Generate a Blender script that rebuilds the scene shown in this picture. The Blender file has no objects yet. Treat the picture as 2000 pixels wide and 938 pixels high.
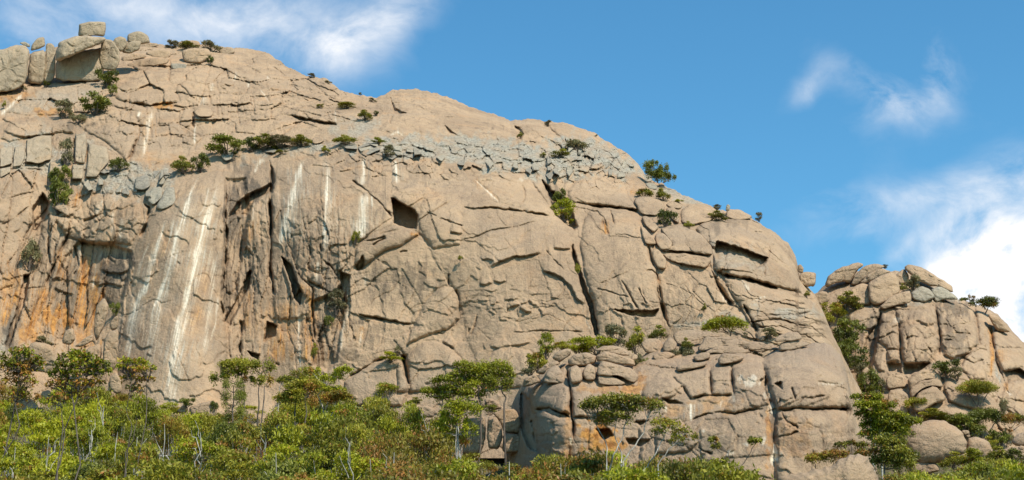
import bpy, math, random
import numpy as np
from mathutils import Vector

S = bpy.context.scene
COL = S.collection
R = math.radians

# ------------------------------------------------------------ camera
CAM = np.array([0.0, 0.0, 1.7])
PITCH = R(17.0)
FPX = 3078.0                       # focal length in pixels of the 2000 px wide photograph
cam = bpy.data.cameras.new('camera')
cam.sensor_width = 36.0
cam.lens = 36.0 * FPX / 2000.0
cam.clip_start = 0.5
cam.clip_end = 20000.0
camo = bpy.data.objects.new('camera', cam)
camo.location = CAM
camo.rotation_euler = (R(90) + PITCH, 0, 0)
COL.objects.link(camo)
S.camera = camo

# ------------------------------------------------------------ light and sky
SUN_EL, SUN_AZ = R(50.0), R(141.0)   # azimuth measured clockwise from +Y (the viewing direction): behind right
S.view_settings.view_transform = 'Standard'
S.view_settings.look = 'None'
S.view_settings.exposure = 0.25
S.view_settings.gamma = 1.0
sun = bpy.data.lights.new('sun', 'SUN')
sun.energy = 4.6
sun.angle = R(0.55)
sun.color = (1.0, 0.93, 0.80)
suno = bpy.data.objects.new('sun', sun)
sd = Vector((math.sin(SUN_AZ) * math.cos(SUN_EL), math.cos(SUN_AZ) * math.cos(SUN_EL), math.sin(SUN_EL)))
suno.rotation_euler = sd.to_track_quat('Z', 'Y').to_euler()
suno.location = (60, -60, 120)
COL.objects.link(suno)

def raydir(px, py):
    a = (np.asarray(px, float) - 1000.0) / FPX
    b = -(np.asarray(py, float) - 469.0) / FPX
    cp, sp = math.cos(PITCH), math.sin(PITCH)
    return np.stack([a, cp - b * sp, sp + b * cp], -1)

def at(px, py, D):
    """world point seen at a place in the photograph, standing D metres out along +Y"""
    d = raydir(px, py)
    return CAM + d * (np.asarray(D, float) / d[..., 1])[..., None]

def to_px(P):
    P = np.asarray(P, float) - CAM
    cp, sp = math.cos(PITCH), math.sin(PITCH)
    f = P[..., 1] * cp + P[..., 2] * sp
    u = -P[..., 1] * sp + P[..., 2] * cp
    return 1000.0 + FPX * P[..., 0] / f, 469.0 - FPX * u / f

# ------------------------------------------------------------ world: Nishita sky with procedural clouds by direction
W = bpy.data.worlds.new('World')
S.world = W
W.use_nodes = True
wn, wl = W.node_tree.nodes, W.node_tree.links
wn.clear()
class G:
    """small helper for building node graphs"""
    def __init__(s, nt): s.n, s.l = nt.nodes, nt.links
    def node(s, t, **kw):
        x = s.n.new(t)
        for k, v in kw.items(): setattr(x, k, v)
        return x
    def put(s, sock, v):
        if hasattr(v, 'is_output'): s.l.new(v, sock)
        elif v is not None: sock.default_value = v
    def math(s, op, a, b=None, c=None, clamp=False):
        x = s.node('ShaderNodeMath', operation=op, use_clamp=clamp)
        s.put(x.inputs[0], a)
        if b is not None: s.put(x.inputs[1], b)
        if c is not None: s.put(x.inputs[2], c)
        return x.outputs[0]
    def vmath(s, op, a, b=None):
        x = s.node('ShaderNodeVectorMath', operation=op)
        s.put(x.inputs[0], a)
        if b is not None: s.put(x.inputs[1], b)
        return x.outputs['Value'] if op in ('DOT_PRODUCT', 'LENGTH') else x.outputs[0]
    def mix(s, f, a, b, mode='MIX'):
        x = s.node('ShaderNodeMix', data_type='RGBA', blend_type=mode)
        s.put(x.inputs[0], f)
        s.put(x.inputs[6], a if hasattr(a, 'is_output') else (*a, 1.0))
        s.put(x.inputs[7], b if hasattr(b, 'is_output') else (*b, 1.0))
        return x.outputs[2]
    def noise(s, vec, scale, detail=4, rough=0.55, dist=0.0, lac=2.0):
        x = s.node('ShaderNodeTexNoise')
        s.put(x.inputs['Vector'], vec)
        x.inputs['Scale'].default_value = scale
        x.inputs['Detail'].default_value = detail
        x.inputs['Roughness'].default_value = rough
        x.inputs['Distortion'].default_value = dist
        x.inputs['Lacunarity'].default_value = lac
        return x.outputs['Fac']
    def remap(s, v, a, b, c=0.0, d=1.0, smooth=True):
        x = s.node('ShaderNodeMapRange', interpolation_type='SMOOTHSTEP' if smooth else 'LINEAR')
        s.put(x.inputs[0], v)
        for i, k in zip((1, 2, 3, 4), (a, b, c, d)): x.inputs[i].default_value = k
        return x.outputs[0]

g = G(W.node_tree)
sky = g.node('ShaderNodeTexSky', sky_type='NISHITA')
sky.sun_disc = False
sky.sun_elevation = SUN_EL
sky.sun_rotation = SUN_AZ
sky.altitude = 0.0
sky.air_density = 1.0
sky.dust_density = 0.3
sky.ozone_density = 1.4
hsv = g.node('ShaderNodeHueSaturation')
hsv.inputs['Saturation'].default_value = 1.20
hsv.inputs['Value'].default_value = 1.0
g.put(hsv.inputs['Color'], sky.outputs[0])
DIR = g.node('ShaderNodeTexCoord').outputs['Generated']
warp = g.node('ShaderNodeTexNoise'); g.put(warp.inputs['Vector'], DIR)
warp.inputs['Scale'].default_value = 9.0; warp.inputs['Detail'].default_value = 4
wv = g.vmath('MULTIPLY', g.vmath('SUBTRACT', warp.outputs['Color'], (0.5, 0.5, 0.5)), (0.05, 0.05, 0.05))
DW = g.vmath('ADD', DIR, wv)
def blob(px, py, rx, ry, ang, amp):
    """a patch of cloud round the direction seen there: sizes in pixels of the photograph"""
    c = raydir(px, py); c = c / np.linalg.norm(c)
    right = np.cross(c, [0, 0, 1.0]); right /= np.linalg.norm(right)
    up = np.cross(right, c)
    ca, sa = math.cos(R(ang)), math.sin(R(ang))
    u = (right * ca + up * sa) * FPX / rx
    v = (-right * sa + up * ca) * FPX / ry
    d = g.vmath('SUBTRACT', DW, tuple(c))
    a = g.vmath('DOT_PRODUCT', d, tuple(u)); b = g.vmath('DOT_PRODUCT', d, tuple(v))
    q = g.math('ADD', g.math('MULTIPLY', a, a), g.math('MULTIPLY', b, b))
    front = g.math('GREATER_THAN', g.vmath('DOT_PRODUCT', DIR, tuple(c)), 0.5)
    return g.math('MULTIPLY', g.math('MULTIPLY', g.math('EXPONENT', g.math('MULTIPLY', q, -1.0)), amp), front)
CLOUDS = [  # px, py, rx, ry, angle, amount
    (110, 40, 130, 75, 10, 0.46), (330, 40, 160, 70, -10, 0.34), (560, 60, 130, 90, 0, 0.36), (735, 55, 130, 48, 42, 0.62),
    (660, 130, 90, 50, 15, 0.45), (470, 75, 120, 60, 0, 0.28),
    (1583, 182, 40, 24, 30, 0.52), (1690, 185, 80, 26, -38, 0.55), (1770, 200, 95, 46, 25, 0.52), (1822, 140, 28, 62, 10, 0.52), (1745, 225, 50, 26, 0, 0.3),
    (1655, 430, 100, 46, 12, 0.46), (1690, 480, 80, 26, 0, 0.22), (1810, 395, 100, 38, 22, 0.48), (1960, 365, 110, 46, 28, 0.66),
    (1955, 520, 120, 80, 24, 1.15), (1765, 512, 46, 20, 32, 0.5), (1985, 625, 100, 70, 0, 1.1), (1880, 560, 70, 50, 20, 0.95),
    (2080, 540, 130, 160, 0, 1.0), (1860, 460, 60, 34, 30, 0.4),
]
acc = None
for b in CLOUDS:
    v = blob(*b)
    acc = v if acc is None else g.math('ADD', acc, v)
st = g.vmath('MULTIPLY', DW, (1.0, 1.0, 1.35))
n1 = g.remap(g.noise(st, 13.0, 9, 0.62, 0.35), 0.30, 0.70, 0.0, 1.0, False)
n2 = g.noise(DIR, 2.2, 3, 0.5)
elsewhere = g.math('MULTIPLY', g.remap(n2, 0.60, 0.75), 0.35)
field = g.math('ADD', g.math('MULTIPLY', g.math('ADD', acc, elsewhere), g.math('ADD', g.math('MULTIPLY', n1, 1.6), 0.08)), g.math('MULTIPLY', g.math('SUBTRACT', n1, 0.5), 0.10))
cl = g.math('POWER', g.remap(field, 0.04, 1.25, 0.0, 1.0, False), 1.15)
SKYS = 0.132
tone = g.mix(1.0, hsv.outputs[0], (0.74, 1.16, 1.13), 'MULTIPLY')
skyc = g.mix(cl, tone, (6.5, 6.6, 6.8))
bg = g.node('ShaderNodeBackground')
g.put(bg.inputs[0], skyc)
bg.inputs[1].default_value = SKYS
out = g.node('ShaderNodeOutputWorld')
g.l.new(bg.outputs[0], out.inputs[0])

# ------------------------------------------------------------ noise
_rs = np.random.RandomState(7)
_perm = _rs.permutation(256); _perm = np.concatenate([_perm, _perm, _perm])
_ga = _rs.rand(256) * 2 * np.pi
_gx, _gy = np.cos(_ga), np.sin(_ga)
def N2(x, y):
    xi = np.floor(x).astype(np.int64); yi = np.floor(y).astype(np.int64)
    fx, fy = x - xi, y - yi
    xi &= 255; yi &= 255
    u = fx * fx * fx * (fx * (fx * 6 - 15) + 10); v = fy * fy * fy * (fy * (fy * 6 - 15) + 10)
    def gr(ix, iy, dx, dy):
        h = _perm[_perm[ix & 255] + (iy & 255)]
        return _gx[h] * dx + _gy[h] * dy
    a = gr(xi, yi, fx, fy); b = gr(xi + 1, yi, fx - 1, fy)
    c = gr(xi, yi + 1, fx, fy - 1); d = gr(xi + 1, yi + 1, fx - 1, fy - 1)
    return 1.5 * ((a + (b - a) * u) * (1 - v) + (c + (d - c) * u) * v)
def fbm(x, y, o=4, r=0.5):
    s = 0; a = 1.0
    for k in range(o):
        s = s + a * N2(x * 2 ** k + 17.3 * k, y * 2 ** k - 9.1 * k); a *= r
    return s
def sm(t):
    t = np.clip(t, 0, 1); return t * t * (3 - 2 * t)

def relief(x, y):
    """rock relief in metres towards the viewer, x and y in photograph pixels (about 7 cm each at the cliff)"""
    wx = x + 14 * N2(x / 100, y / 100) + 2.6 * N2(x / 17 + 5, y / 17)
    wy = y + 14 * N2(x / 100 + 40, y / 100 + 9) + 2.6 * N2(x / 17 + 25, y / 17 + 3)
    h = 0.80 * N2(wx / 120, wy / 160) + 0.20 * N2(wx / 48 + 3, wy / 66) + 0.10 * N2(wx / 21 + 8, wy / 24) + 0.06 * N2(wx / 9, wy / 10) + 0.035 * N2(x / 4.6, y / 4.6)
    # curving joints
    n = N2(wx / 105 + 11, wy / 74 + 2); m = sm((N2(x / 130 + 3, y / 130) + 0.02) / 0.35)
    h = h - 0.34 * m * np.exp(-(n / 0.011) ** 2)
    n = N2(wx / 70 + 31, wy / 140 + 22); m = sm((N2(x / 110 + 13, y / 110 + 7) - 0.06) / 0.3)
    h = h - 0.30 * m * np.exp(-(n / 0.012) ** 2)
    n = N2(wx / 40 + 71, wy / 30 + 2); m = sm((N2(x / 80 + 33, y / 80 + 7) - 0.16) / 0.3)
    h = h - 0.16 * m * np.exp(-(n / 0.026) ** 2)
    # sheets that have flaked off
    n = 2.0 * N2(wx / 130 + 51, wy / 110 + 5) + 0.22 * N2(wx / 15, wy / 15)
    f = np.floor(n); h = h + 0.36 * (f + sm((n - f) / 0.045))
    return h

# ------------------------------------------------------------ tracing helpers: coordinates of enlarged views of the photograph
def Zf(x0, y0, s):
    return lambda *p: np.array([(x0 + p[i] / s, y0 + p[i + 1] / s) for i in range(0, len(p), 2)])
zA = Zf(0, 0, 2.68); zB = Zf(500, 100, 2.68); zC = Zf(900, 150, 2.68); zD = Zf(0, 300, 2.344); zE = Zf(400, 350, 2.344)
zF = Zf(800, 350, 2.344); zG = Zf(1200, 300, 2.344); zH = Zf(1550, 480, 2.604)
z1 = Zf(0, 650, 3.2575); z2 = Zf(350, 650, 3.2575); z3 = Zf(650, 650, 3.2575); z4 = Zf(980, 620, 2.95); z5 = Zf(1300, 620, 2.95); z6 = Zf(1600, 660, 3.375)
zP = Zf(0, 0, 1.0)

class RBF:
    """smooth depth surface through traced control points (px, py, metres)"""
    def __init__(s, pts):
        p = np.array(pts, float); s.c = p[:, :2] / 300.0; n = len(p)
        K = s.k(s.c, s.c) + 0.02 * np.eye(n)
        Pm = np.hstack([np.ones((n, 1)), s.c])
        M = np.block([[K, Pm], [Pm.T, np.zeros((3, 3))]])
        s.w = np.linalg.solve(M, np.concatenate([p[:, 2], np.zeros(3)]))
    @staticmethod
    def k(a, b):
        d = np.sqrt(((a[:, None, :] - b[None, :, :]) ** 2).sum(-1))
        return d ** 3
    def __call__(s, x, y):
        x = np.asarray(x, float); sh = x.shape
        q = np.stack([x.ravel(), np.asarray(y, float).ravel()], -1) / 300.0
        r = np.empty(len(q)); n = len(s.c)
        for i in range(0, len(q), 60000):
            qq = q[i:i + 60000]
            r[i:i + 60000] = s.k(qq, s.c) @ s.w[:n] + s.w[n] + qq @ s.w[n + 1:]
        return r.reshape(sh)

def seg_dist(x, y, pts):
    """distance, signed side and fraction along for points near a polyline"""
    pts = np.asarray(pts, float)
    L = np.sqrt((np.diff(pts, axis=0) ** 2).sum(1)); tot = L.sum(); acc = 0
    best = np.full(x.shape, 1e9); side = np.zeros(x.shape); tt = np.zeros(x.shape)
    for i in range(len(pts) - 1):
        (x0, y0), (x1, y1) = pts[i], pts[i + 1]
        dx, dy = x1 - x0, y1 - y0; l2 = dx * dx + dy * dy + 1e-9
        t = np.clip(((x - x0) * dx + (y - y0) * dy) / l2, 0, 1)
        d = np.hypot(x - x0 - t * dx, y - y0 - t * dy)
        m = d < best
        best[m] = d[m]; side[m] = -np.sign(dx * (y - y0) - dy * (x - x0))[m]; tt[m] = ((acc + t * L[i]) / tot)[m]
        acc += L[i]
    return best, side, tt

def inside(x, y, poly):
    r = np.zeros(x.shape, bool); n = len(poly)
    for i in range(n):
        (x0, y0), (x1, y1) = poly[i], poly[(i + 1) % n]
        if y0 == y1: continue
        c = ((y0 > y) != (y1 > y)) & (x < (x1 - x0) * (y - y0) / (y1 - y0) + x0)
        r ^= c
    return r

def cells(x, y, sx, sy, seed):
    """joint bounded blocks: distance gap to the nearest joint and a random height and tilt for each block"""
    gx, gy = x / sx, y / sy
    ix, iy = np.floor(gx).astype(np.int64), np.floor(gy).astype(np.int64)
    f1 = np.full(x.shape, 9.0); f2 = np.full(x.shape, 9.0); hh = np.zeros(x.shape)
    for dx in (-1, 0, 1):
        for dy in (-1, 0, 1):
            a = _perm[_perm[(ix + dx + seed) & 255] + ((iy + dy) & 255)]; b = _perm[a + 57]; c = _perm[a + 131]; d_ = _perm[a + 201]
            qx = ix + dx + .5 + .9 * (a / 255. - .5) - gx; qy = iy + dy + .5 + .9 * (b / 255. - .5) - gy
            d = np.hypot(qx, qy)
            v = c / 255. + qx * (d_ / 255. - .5) * .9 - qy * (b / 255. - .35) * .7
            m = d < f1
            f2 = np.where(m, f1, np.minimum(f2, d)); hh = np.where(m, v, hh); f1 = np.where(m, d, f1)
    return f2 - f1, hh

ATTRS = ('white', 'orange', 'grey', 'dark')
class Sheet:
    """a face of rock: a fine grid of points with traced relief"""
    def __init__(s, sil, bottom, x0, x1, dx, rows, depth, rim=(6.0, 16.0), relief_amp=1.0):
        s.depth = depth
        sil = np.array(sil, float)
        s.px = np.arange(x0, x1 + dx, dx)
        top = np.interp(s.px, sil[:, 0], sil[:, 1])
        top = top + 2.2 * N2(s.px / 13, s.px * 0 + 3.3) + 1.3 * N2(s.px / 5, s.px * 0 + 8.3)
        s.top = top
        v = np.linspace(0, 1, rows) ** 1.08
        s.X = np.repeat(s.px[None, :], rows, 0)
        s.Y = top[None, :] + (bottom - top)[None, :] * v[:, None]
        s.x, s.y = s.X.ravel(), s.Y.ravel()
        s.wx = s.x + 3.2 * N2(s.x / 45, s.y / 45) + 1.4 * N2(s.x / 9, s.y / 9 + 7)
        s.wy = s.y + 3.2 * N2(s.x / 45 + 50, s.y / 45) + 1.4 * N2(s.x / 9 + 20, s.y / 9 + 7)
        s.D0 = depth(s.x, s.y)
        s.h = relief(s.x, s.y) * (relief_amp(s.x, s.y) if callable(relief_amp) else relief_amp)
        dd = s.y - np.repeat(top[None, :], rows, 0).ravel()
        s.h -= rim[0] * np.exp(-dd / rim[1])
        s.a = {k: np.zeros(s.x.shape) for k in ATTRS}
        s.mod = np.clip(0.95 + 1.1 * N2(s.x / 26 + 3, s.y / 26 + 60), .3, 1.9)
        s.vst = N2((s.x + 0.22 * s.y * (s.x < 480) * (s.y > 300)) / 2.4, s.y / 60)
    def near(s, pts, m):
        p = np.asarray(pts)
        return np.nonzero((s.x > p[:, 0].min() - m) & (s.x < p[:, 0].max() + m) & (s.y > p[:, 1].min() - m) & (s.y < p[:, 1].max() + m))[0]
    def crack(s, pts, w=3.0, dep=1.0, taper=0.12):
        w = 0.66 * w; i = s.near(pts, w * 4)
        d, sd, t = seg_dist(s.wx[i], s.wy[i], pts)
        k = sm(np.minimum(t, 1 - t) / taper + 0.15)
        s.h[i] -= dep * k * np.clip(s.mod[i], .45, 1.3) * np.exp(-(d / (w * s.mod[i])) ** 1.4)
    def step(s, pts, A=1.0, L=40.0, soft=2.5, taper=0.15, groove=0.3):
        """proud above a line drawn left to right, right of a line drawn downwards"""
        i = s.near(pts, L * 2.5)
        d, sd, t = seg_dist(s.wx[i], s.wy[i], pts)
        q = d * sd; k = sm(np.minimum(t, 1 - t) / taper)
        A *= 0.72
        s.h[i] += A * k * sm((q / soft + 1) / 2) * np.exp(-np.maximum(q, 0) / L) * np.exp(-np.maximum(-q, 0) / 6)
        s.h[i] -= groove * abs(A) * k * np.exp(-((q + 2.0) / 2.6) ** 2)
    def sdist(s, poly, m):
        i = s.near(poly, m)
        p = np.vstack([poly, poly[:1]])
        d, _, _ = seg_dist(s.wx[i], s.wy[i], p)
        return i, np.where(inside(s.wx[i], s.wy[i], poly), d, -d)
    def pit(s, poly, dep=2.0, soft=3.0):
        i, q = s.sdist(poly, 12)
        s.h[i] -= dep * sm(q / soft + 0.5)
    def bulge(s, poly, hgt=1.5, rad=30.0, p=2.2, groove=0.0):
        i, q = s.sdist(poly, 14)
        hgt *= 0.50; groove *= 0.35
        t = np.clip(q / (rad * 1.25), 0, 1)
        s.h[i] += hgt * (1 - (1 - t) ** p) ** (1 / p)
        if groove: s.h[i] -= groove * np.exp(-(q / 2.6) ** 2)
    def blocky(s, cx, cy, rx, ry, sx, sy, A, seed=1, groove=0.5, ang=0.0):
        wgt = np.exp(-(((s.x - cx) / rx) ** 2 + ((s.y - cy) / ry) ** 2) ** 1.6)
        i = np.nonzero(wgt > .03)[0]
        ca, sa = math.cos(ang), math.sin(ang)
        x, y = s.wx[i], s.wy[i]
        gap, h = cells(x * ca + y * sa, -x * sa + y * ca, sx, sy, seed)
        pres = sm((N2(s.x[i] / 60 + seed, s.y[i] / 60) + .45) / .5)
        s.h[i] += A * wgt[i] * h - groove * A * wgt[i] * pres * np.exp(-(gap / .045) ** 2)
    def bump(s, px, py, rx, ry, A):
        s.h += A * np.exp(-(((s.x - px) / rx) ** 2 + ((s.y - py) / ry) ** 2))
    def streak(s, k, pts, w=4.0, amt=1.0, frill=0.4, taper=0.2):
        i = s.near(pts, w * 5)
        x = s.x[i] + 1.6 * N2(s.x[i] / 9, s.y[i] / 22); d, sd, t = seg_dist(x, s.y[i], pts)
        kk = sm(np.minimum(t, 1 - t) / taper + 0.1)
        ww = w * (0.75 + 0.6 * N2(s.y[i] / 35 + w, s.y[i] * 0 + pts[0][0]))
        ww = ww * (.35 + .65 * kk)
        core = np.exp(-(d / ww) ** 2)
        fr = frill * np.exp(-(d / (ww * 3.2)) ** 2) * sm((s.vst[i] - 0.05) / 0.35)
        if k == 'white' and w >= 3.4 and len(pts) > 2:
            for o_ in (-2.6, 2.2): s.streak('dark', np.asarray(pts) + np.array([o_ * w, 0]), w * .9, amt * .42, .8)
        s.a[k][i] = np.maximum(s.a[k][i], np.clip(amt * kk * (core * (0.70 + 0.65 * s.vst[i]) + fr), 0, 1))
    def patch(s, k, px, py, rx, ry, amt=1.0, ragged=0.9, vert=True):
        i = s.near(np.array([(px - rx * 1.8, py - ry * 1.8), (px + rx * 1.8, py + ry * 1.8)]), 0)
        x, y = s.x[i], s.y[i]
        q = np.sqrt(((x - px) / rx) ** 2 + ((y - py) / ry) ** 2)
        n = fbm(x / (11 if vert else 22), y / (40 if vert else 22), 4, 0.6)
        s.a[k][i] = np.maximum(s.a[k][i], amt * sm((1.15 - q + ragged * n) / 0.75))
    def area(s, k, poly, amt=1.0, soft=16.0, ragged=17.0):
        i, q = s.sdist(poly, 30)
        n = fbm(s.x[i] / 24, s.y[i] / 24, 4, 0.6)
        s.a[k][i] = np.maximum(s.a[k][i], amt * sm((q + ragged * n) / soft + 0.5) * np.clip(.8 + .5 * fbm(s.x[i] / 30 + 7, s.y[i] / 14, 3), .35, 1))
    def D(s, px, py):
        """depth of the finished face at a place"""
        px = np.atleast_1d(np.asarray(px, float)); py = np.atleast_1d(np.asarray(py, float))
        F = (s.D0 - s.h).reshape(s.X.shape); r = []
        for x, y in zip(px, py):
            c = int(np.clip(np.searchsorted(s.px, x), 0, len(s.px) - 1))
            rr = int(np.clip(np.searchsorted(s.Y[:, c], y), 0, s.Y.shape[0] - 1))
            r.append(F[max(0, rr - 3):rr + 4, max(0, c - 3):c + 4].mean())
        return np.array(r)
    def local(s, px, py):
        """depth surface round a place that follows the smooth slope but sits on the finished face"""
        off = float(s.D(px, py)[0] - s.depth(np.array([px]), np.array([py]))[0])
        return lambda x, y: s.depth(x, y) + off
    def build(s, name, mat, back=((1, .2), (3, .5), (7, .6), (14, -1.5), (26, -8), (45, -24))):
        P = at(s.X, s.Y, (s.D0 - s.h).reshape(s.X.shape))
        rows = [P]
        for dy, dz in reversed(back):
            q = P[0].copy(); q[:, 1] += dy; q[:, 2] += dz
            rows.insert(-1, q[None])
        P = np.concatenate(rows, 0)
        nb = len(back)
        r, c = P.shape[:2]
        idx = np.arange(r * c).reshape(r, c)
        F = np.stack([idx[:-1, :-1], idx[1:, :-1], idx[1:, 1:], idx[:-1, 1:]], -1).reshape(-1, 4)
        o = mesh_np(name, P.reshape(-1, 3), F, mat, smooth=True)
        for k in ATTRS:
            v = np.concatenate([np.repeat(s.a[k].reshape(s.X.shape)[:1], nb, 0).ravel(), s.a[k]])
            at_ = o.data.attributes.new(k, 'FLOAT', 'POINT')
            at_.data.foreach_set('value', np.clip(v, 0, 1).astype(np.float32))
        return o

# ------------------------------------------------------------ object helpers
def mesh_np(name, V, F, mat, smooth=False, parent=None, origin=None, attrs=None):
    V = np.asarray(V, np.float32); F = np.asarray(F, np.int32)
    org = np.zeros(3) if origin is None else np.asarray(origin, float)
    me = bpy.data.meshes.new(name)
    me.vertices.add(len(V)); me.vertices.foreach_set('co', (V - org.astype(np.float32)).ravel())
    k = F.shape[1]
    me.loops.add(F.size); me.loops.foreach_set('vertex_index', F.ravel())
    me.polygons.add(len(F))
    me.polygons.foreach_set('loop_start', np.arange(0, F.size, k, dtype=np.int32))
    me.polygons.foreach_set('loop_total', np.full(len(F), k, np.int32))
    me.polygons.foreach_set('use_smooth', np.full(len(F), bool(smooth)))
    if attrs:
        for nme, v in attrs.items():
            a = me.attributes.new(nme, 'FLOAT', 'POINT'); a.data.foreach_set('value', np.asarray(v, np.float32))
    me.update(calc_edges=True); me.validate()
    me.materials.append(mat)
    o = bpy.data.objects.new(name, me)
    o.location = org
    COL.objects.link(o)
    if parent is not None:
        o.parent = parent
        o.location = Vector(org) - parent.location
    return o
def tag(o, label=None, cat=None, group=None, kind=None):
    if label: o['label'] = label
    if cat: o['category'] = cat
    if group: o['group'] = group
    if kind: o['kind'] = kind
    return o
def empty(name, loc):
    e = bpy.data.objects.new(name, None)
    e.empty_display_size = 0.5
    e.location = loc
    COL.objects.link(e)
    return e
def copy_thing(src, loc, rz, sc):
    r = src.copy(); COL.objects.link(r)
    r.location = loc; r.rotation_euler = (0, 0, rz); r.scale = sc
    for ch in src.children:
        c = ch.copy(); COL.objects.link(c); c.parent = r
    return r

# ------------------------------------------------------------ materials
def rock_material(name, base, second, stain, grey=0.0, bump=1.0, vary=False):
    m = bpy.data.materials.new(name); m.use_nodes = True
    g = G(m.node_tree); bs = m.node_tree.nodes['Principled BSDF']
    pos = g.node('ShaderNodeNewGeometry').outputs['Position']
    big = g.remap(g.noise(pos, 0.085, 7, 0.66, 0.6), 0.38, 0.64)
    col = g.mix(big, base, second)
    med = g.remap(g.noise(pos, 0.55, 8, 0.68, 0.4), 0.45, 0.72)
    col = g.mix(g.math('MULTIPLY', med, 0.55), col, tuple(0.66 * c for c in second))
    warm = g.remap(g.noise(g.vmath('ADD', pos, (31.0, 7.0, 3.0)), 0.16, 5, 0.6, 0.5), 0.52, 0.72)
    col = g.mix(g.math('MULTIPLY', warm, 0.42), col, (base[0] * 1.16, base[1] * 0.93, base[2] * 0.72))
    vs = g.noise(g.vmath('MULTIPLY', pos, (0.9, 0.5, 0.075)), 1.0, 7, 0.66, 0.3)
    msk = g.remap(g.noise(g.vmath('ADD', pos, (7.0, 17.0, 23.0)), 0.05, 3, 0.5), 0.40, 0.58)
    col = g.mix(g.math('MULTIPLY', g.math('MULTIPLY', g.remap(vs, 0.50, 0.70), msk), 0.85), col, stain)
    lich = g.math('MULTIPLY', g.remap(g.noise(pos, 1.5, 8, 0.72), 0.56, 0.70), g.remap(g.noise(g.vmath('ADD', pos, (3.0, 1.0, 9.0)), 0.14, 3, 0.5), 0.45, 0.6))
    col = g.mix(g.math('MULTIPLY', lich, 0.5), col, (0.17, 0.15, 0.125))
    gp = g.remap(g.noise(g.vmath('ADD', pos, (13.0, 41.0, 5.0)), 0.07, 6, 0.62, 0.8), 0.48, 0.66)
    col = g.mix(g.math('MULTIPLY', gp, 0.42), col, (base[0] * .74, base[1] * .83, base[2] * .98))
    spk = g.noise(pos, 5.5, 4, 0.7)
    col = g.mix(g.remap(spk, 0.30, 0.70, 0.0, 0.5), col, tuple(min(1, 1.28 * c) for c in base))
    def at_(n):
        a = g.node('ShaderNodeAttribute'); a.attribute_name = n; return a.outputs['Fac']
    fine = g.noise(pos, 2.2, 6, 0.7)
    gcol = g.mix(g.remap(fine, 0.38, 0.62), (0.22, 0.195, 0.155), (0.44, 0.392, 0.305))
    gf = at_('grey') if not grey else g.math('MAXIMUM', at_('grey'), grey)
    col = g.mix(gf, col, gcol)
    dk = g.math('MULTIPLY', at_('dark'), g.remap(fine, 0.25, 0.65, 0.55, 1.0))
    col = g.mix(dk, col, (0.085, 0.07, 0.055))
    ocol = g.mix(g.remap(g.noise(pos, 0.9, 6, 0.66), 0.36, 0.64), (0.27, 0.11, 0.03), (0.60, 0.29, 0.08))
    col = g.mix(at_('orange'), col, ocol)
    wf = g.math('MULTIPLY', at_('white'), g.remap(g.noise(g.vmath('MULTIPLY', pos, (3.5, 2.0, 0.25)), 1.0, 6, 0.7), 0.30, 0.55, 0.6, 1.0))
    col = g.mix(wf, col, (0.80, 0.70, 0.54))
    rnd = g.node('ShaderNodeObjectInfo').outputs['Random']
    col = g.mix(1.0, col, g.mix(rnd, (0.80, 0.80, 0.82), (1.10, 1.08, 1.04)), 'MULTIPLY') if vary else col
    g.put(bs.inputs['Base Color'], col)
    bs.inputs['Roughness'].default_value = 0.92
    bs.inputs['Specular IOR Level'].default_value = 0.15
    b1 = g.noise(pos, 1.1, 10, 0.72, 0.3)
    vor = g.node('ShaderNodeTexVoronoi', feature='DISTANCE_TO_EDGE')
    wpos = g.vmath('ADD', pos, g.vmath('MULTIPLY', g.node('ShaderNodeTexNoise').outputs['Color'], (2.0, 2.0, 2.0)))
    g.put(vor.inputs['Vector'], g.vmath('MULTIPLY', wpos, (0.32, 0.32, 0.20))); vor.inputs['Scale'].default_value = 1.0
    crk = g.math('MULTIPLY', g.remap(vor.outputs['Distance'], 0.0, 0.035), g.remap(g.noise(pos, 0.12, 2), 0.35, 0.6, 0.0, 0.5))
    hgt = g.math('ADD', b1, g.math('MULTIPLY', crk, 0.18))
    bp = g.node('ShaderNodeBump'); bp.inputs['Strength'].default_value = 0.85 * bump; bp.inputs['Distance'].default_value = 0.55
    g.put(bp.inputs['Height'], hgt)
    g.l.new(bp.outputs[0], bs.inputs['Normal'])
    return m
ROCK = rock_material('tan_granite', (0.432, 0.296, 0.184), (0.275, 0.190, 0.124), (0.115, 0.084, 0.060))
PINK = rock_material('pink_granite', (0.40, 0.278, 0.178), (0.30, 0.207, 0.14), (0.13, 0.096, 0.07))
PALE = rock_material('pale_weathered_granite', (0.425, 0.322, 0.215), (0.295, 0.226, 0.150), (0.14, 0.108, 0.076))
GREY = rock_material('grey_rock', (0.38, 0.32, 0.235), (0.30, 0.25, 0.185), (0.16, 0.15, 0.13), grey=0.5, vary=True)

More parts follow.
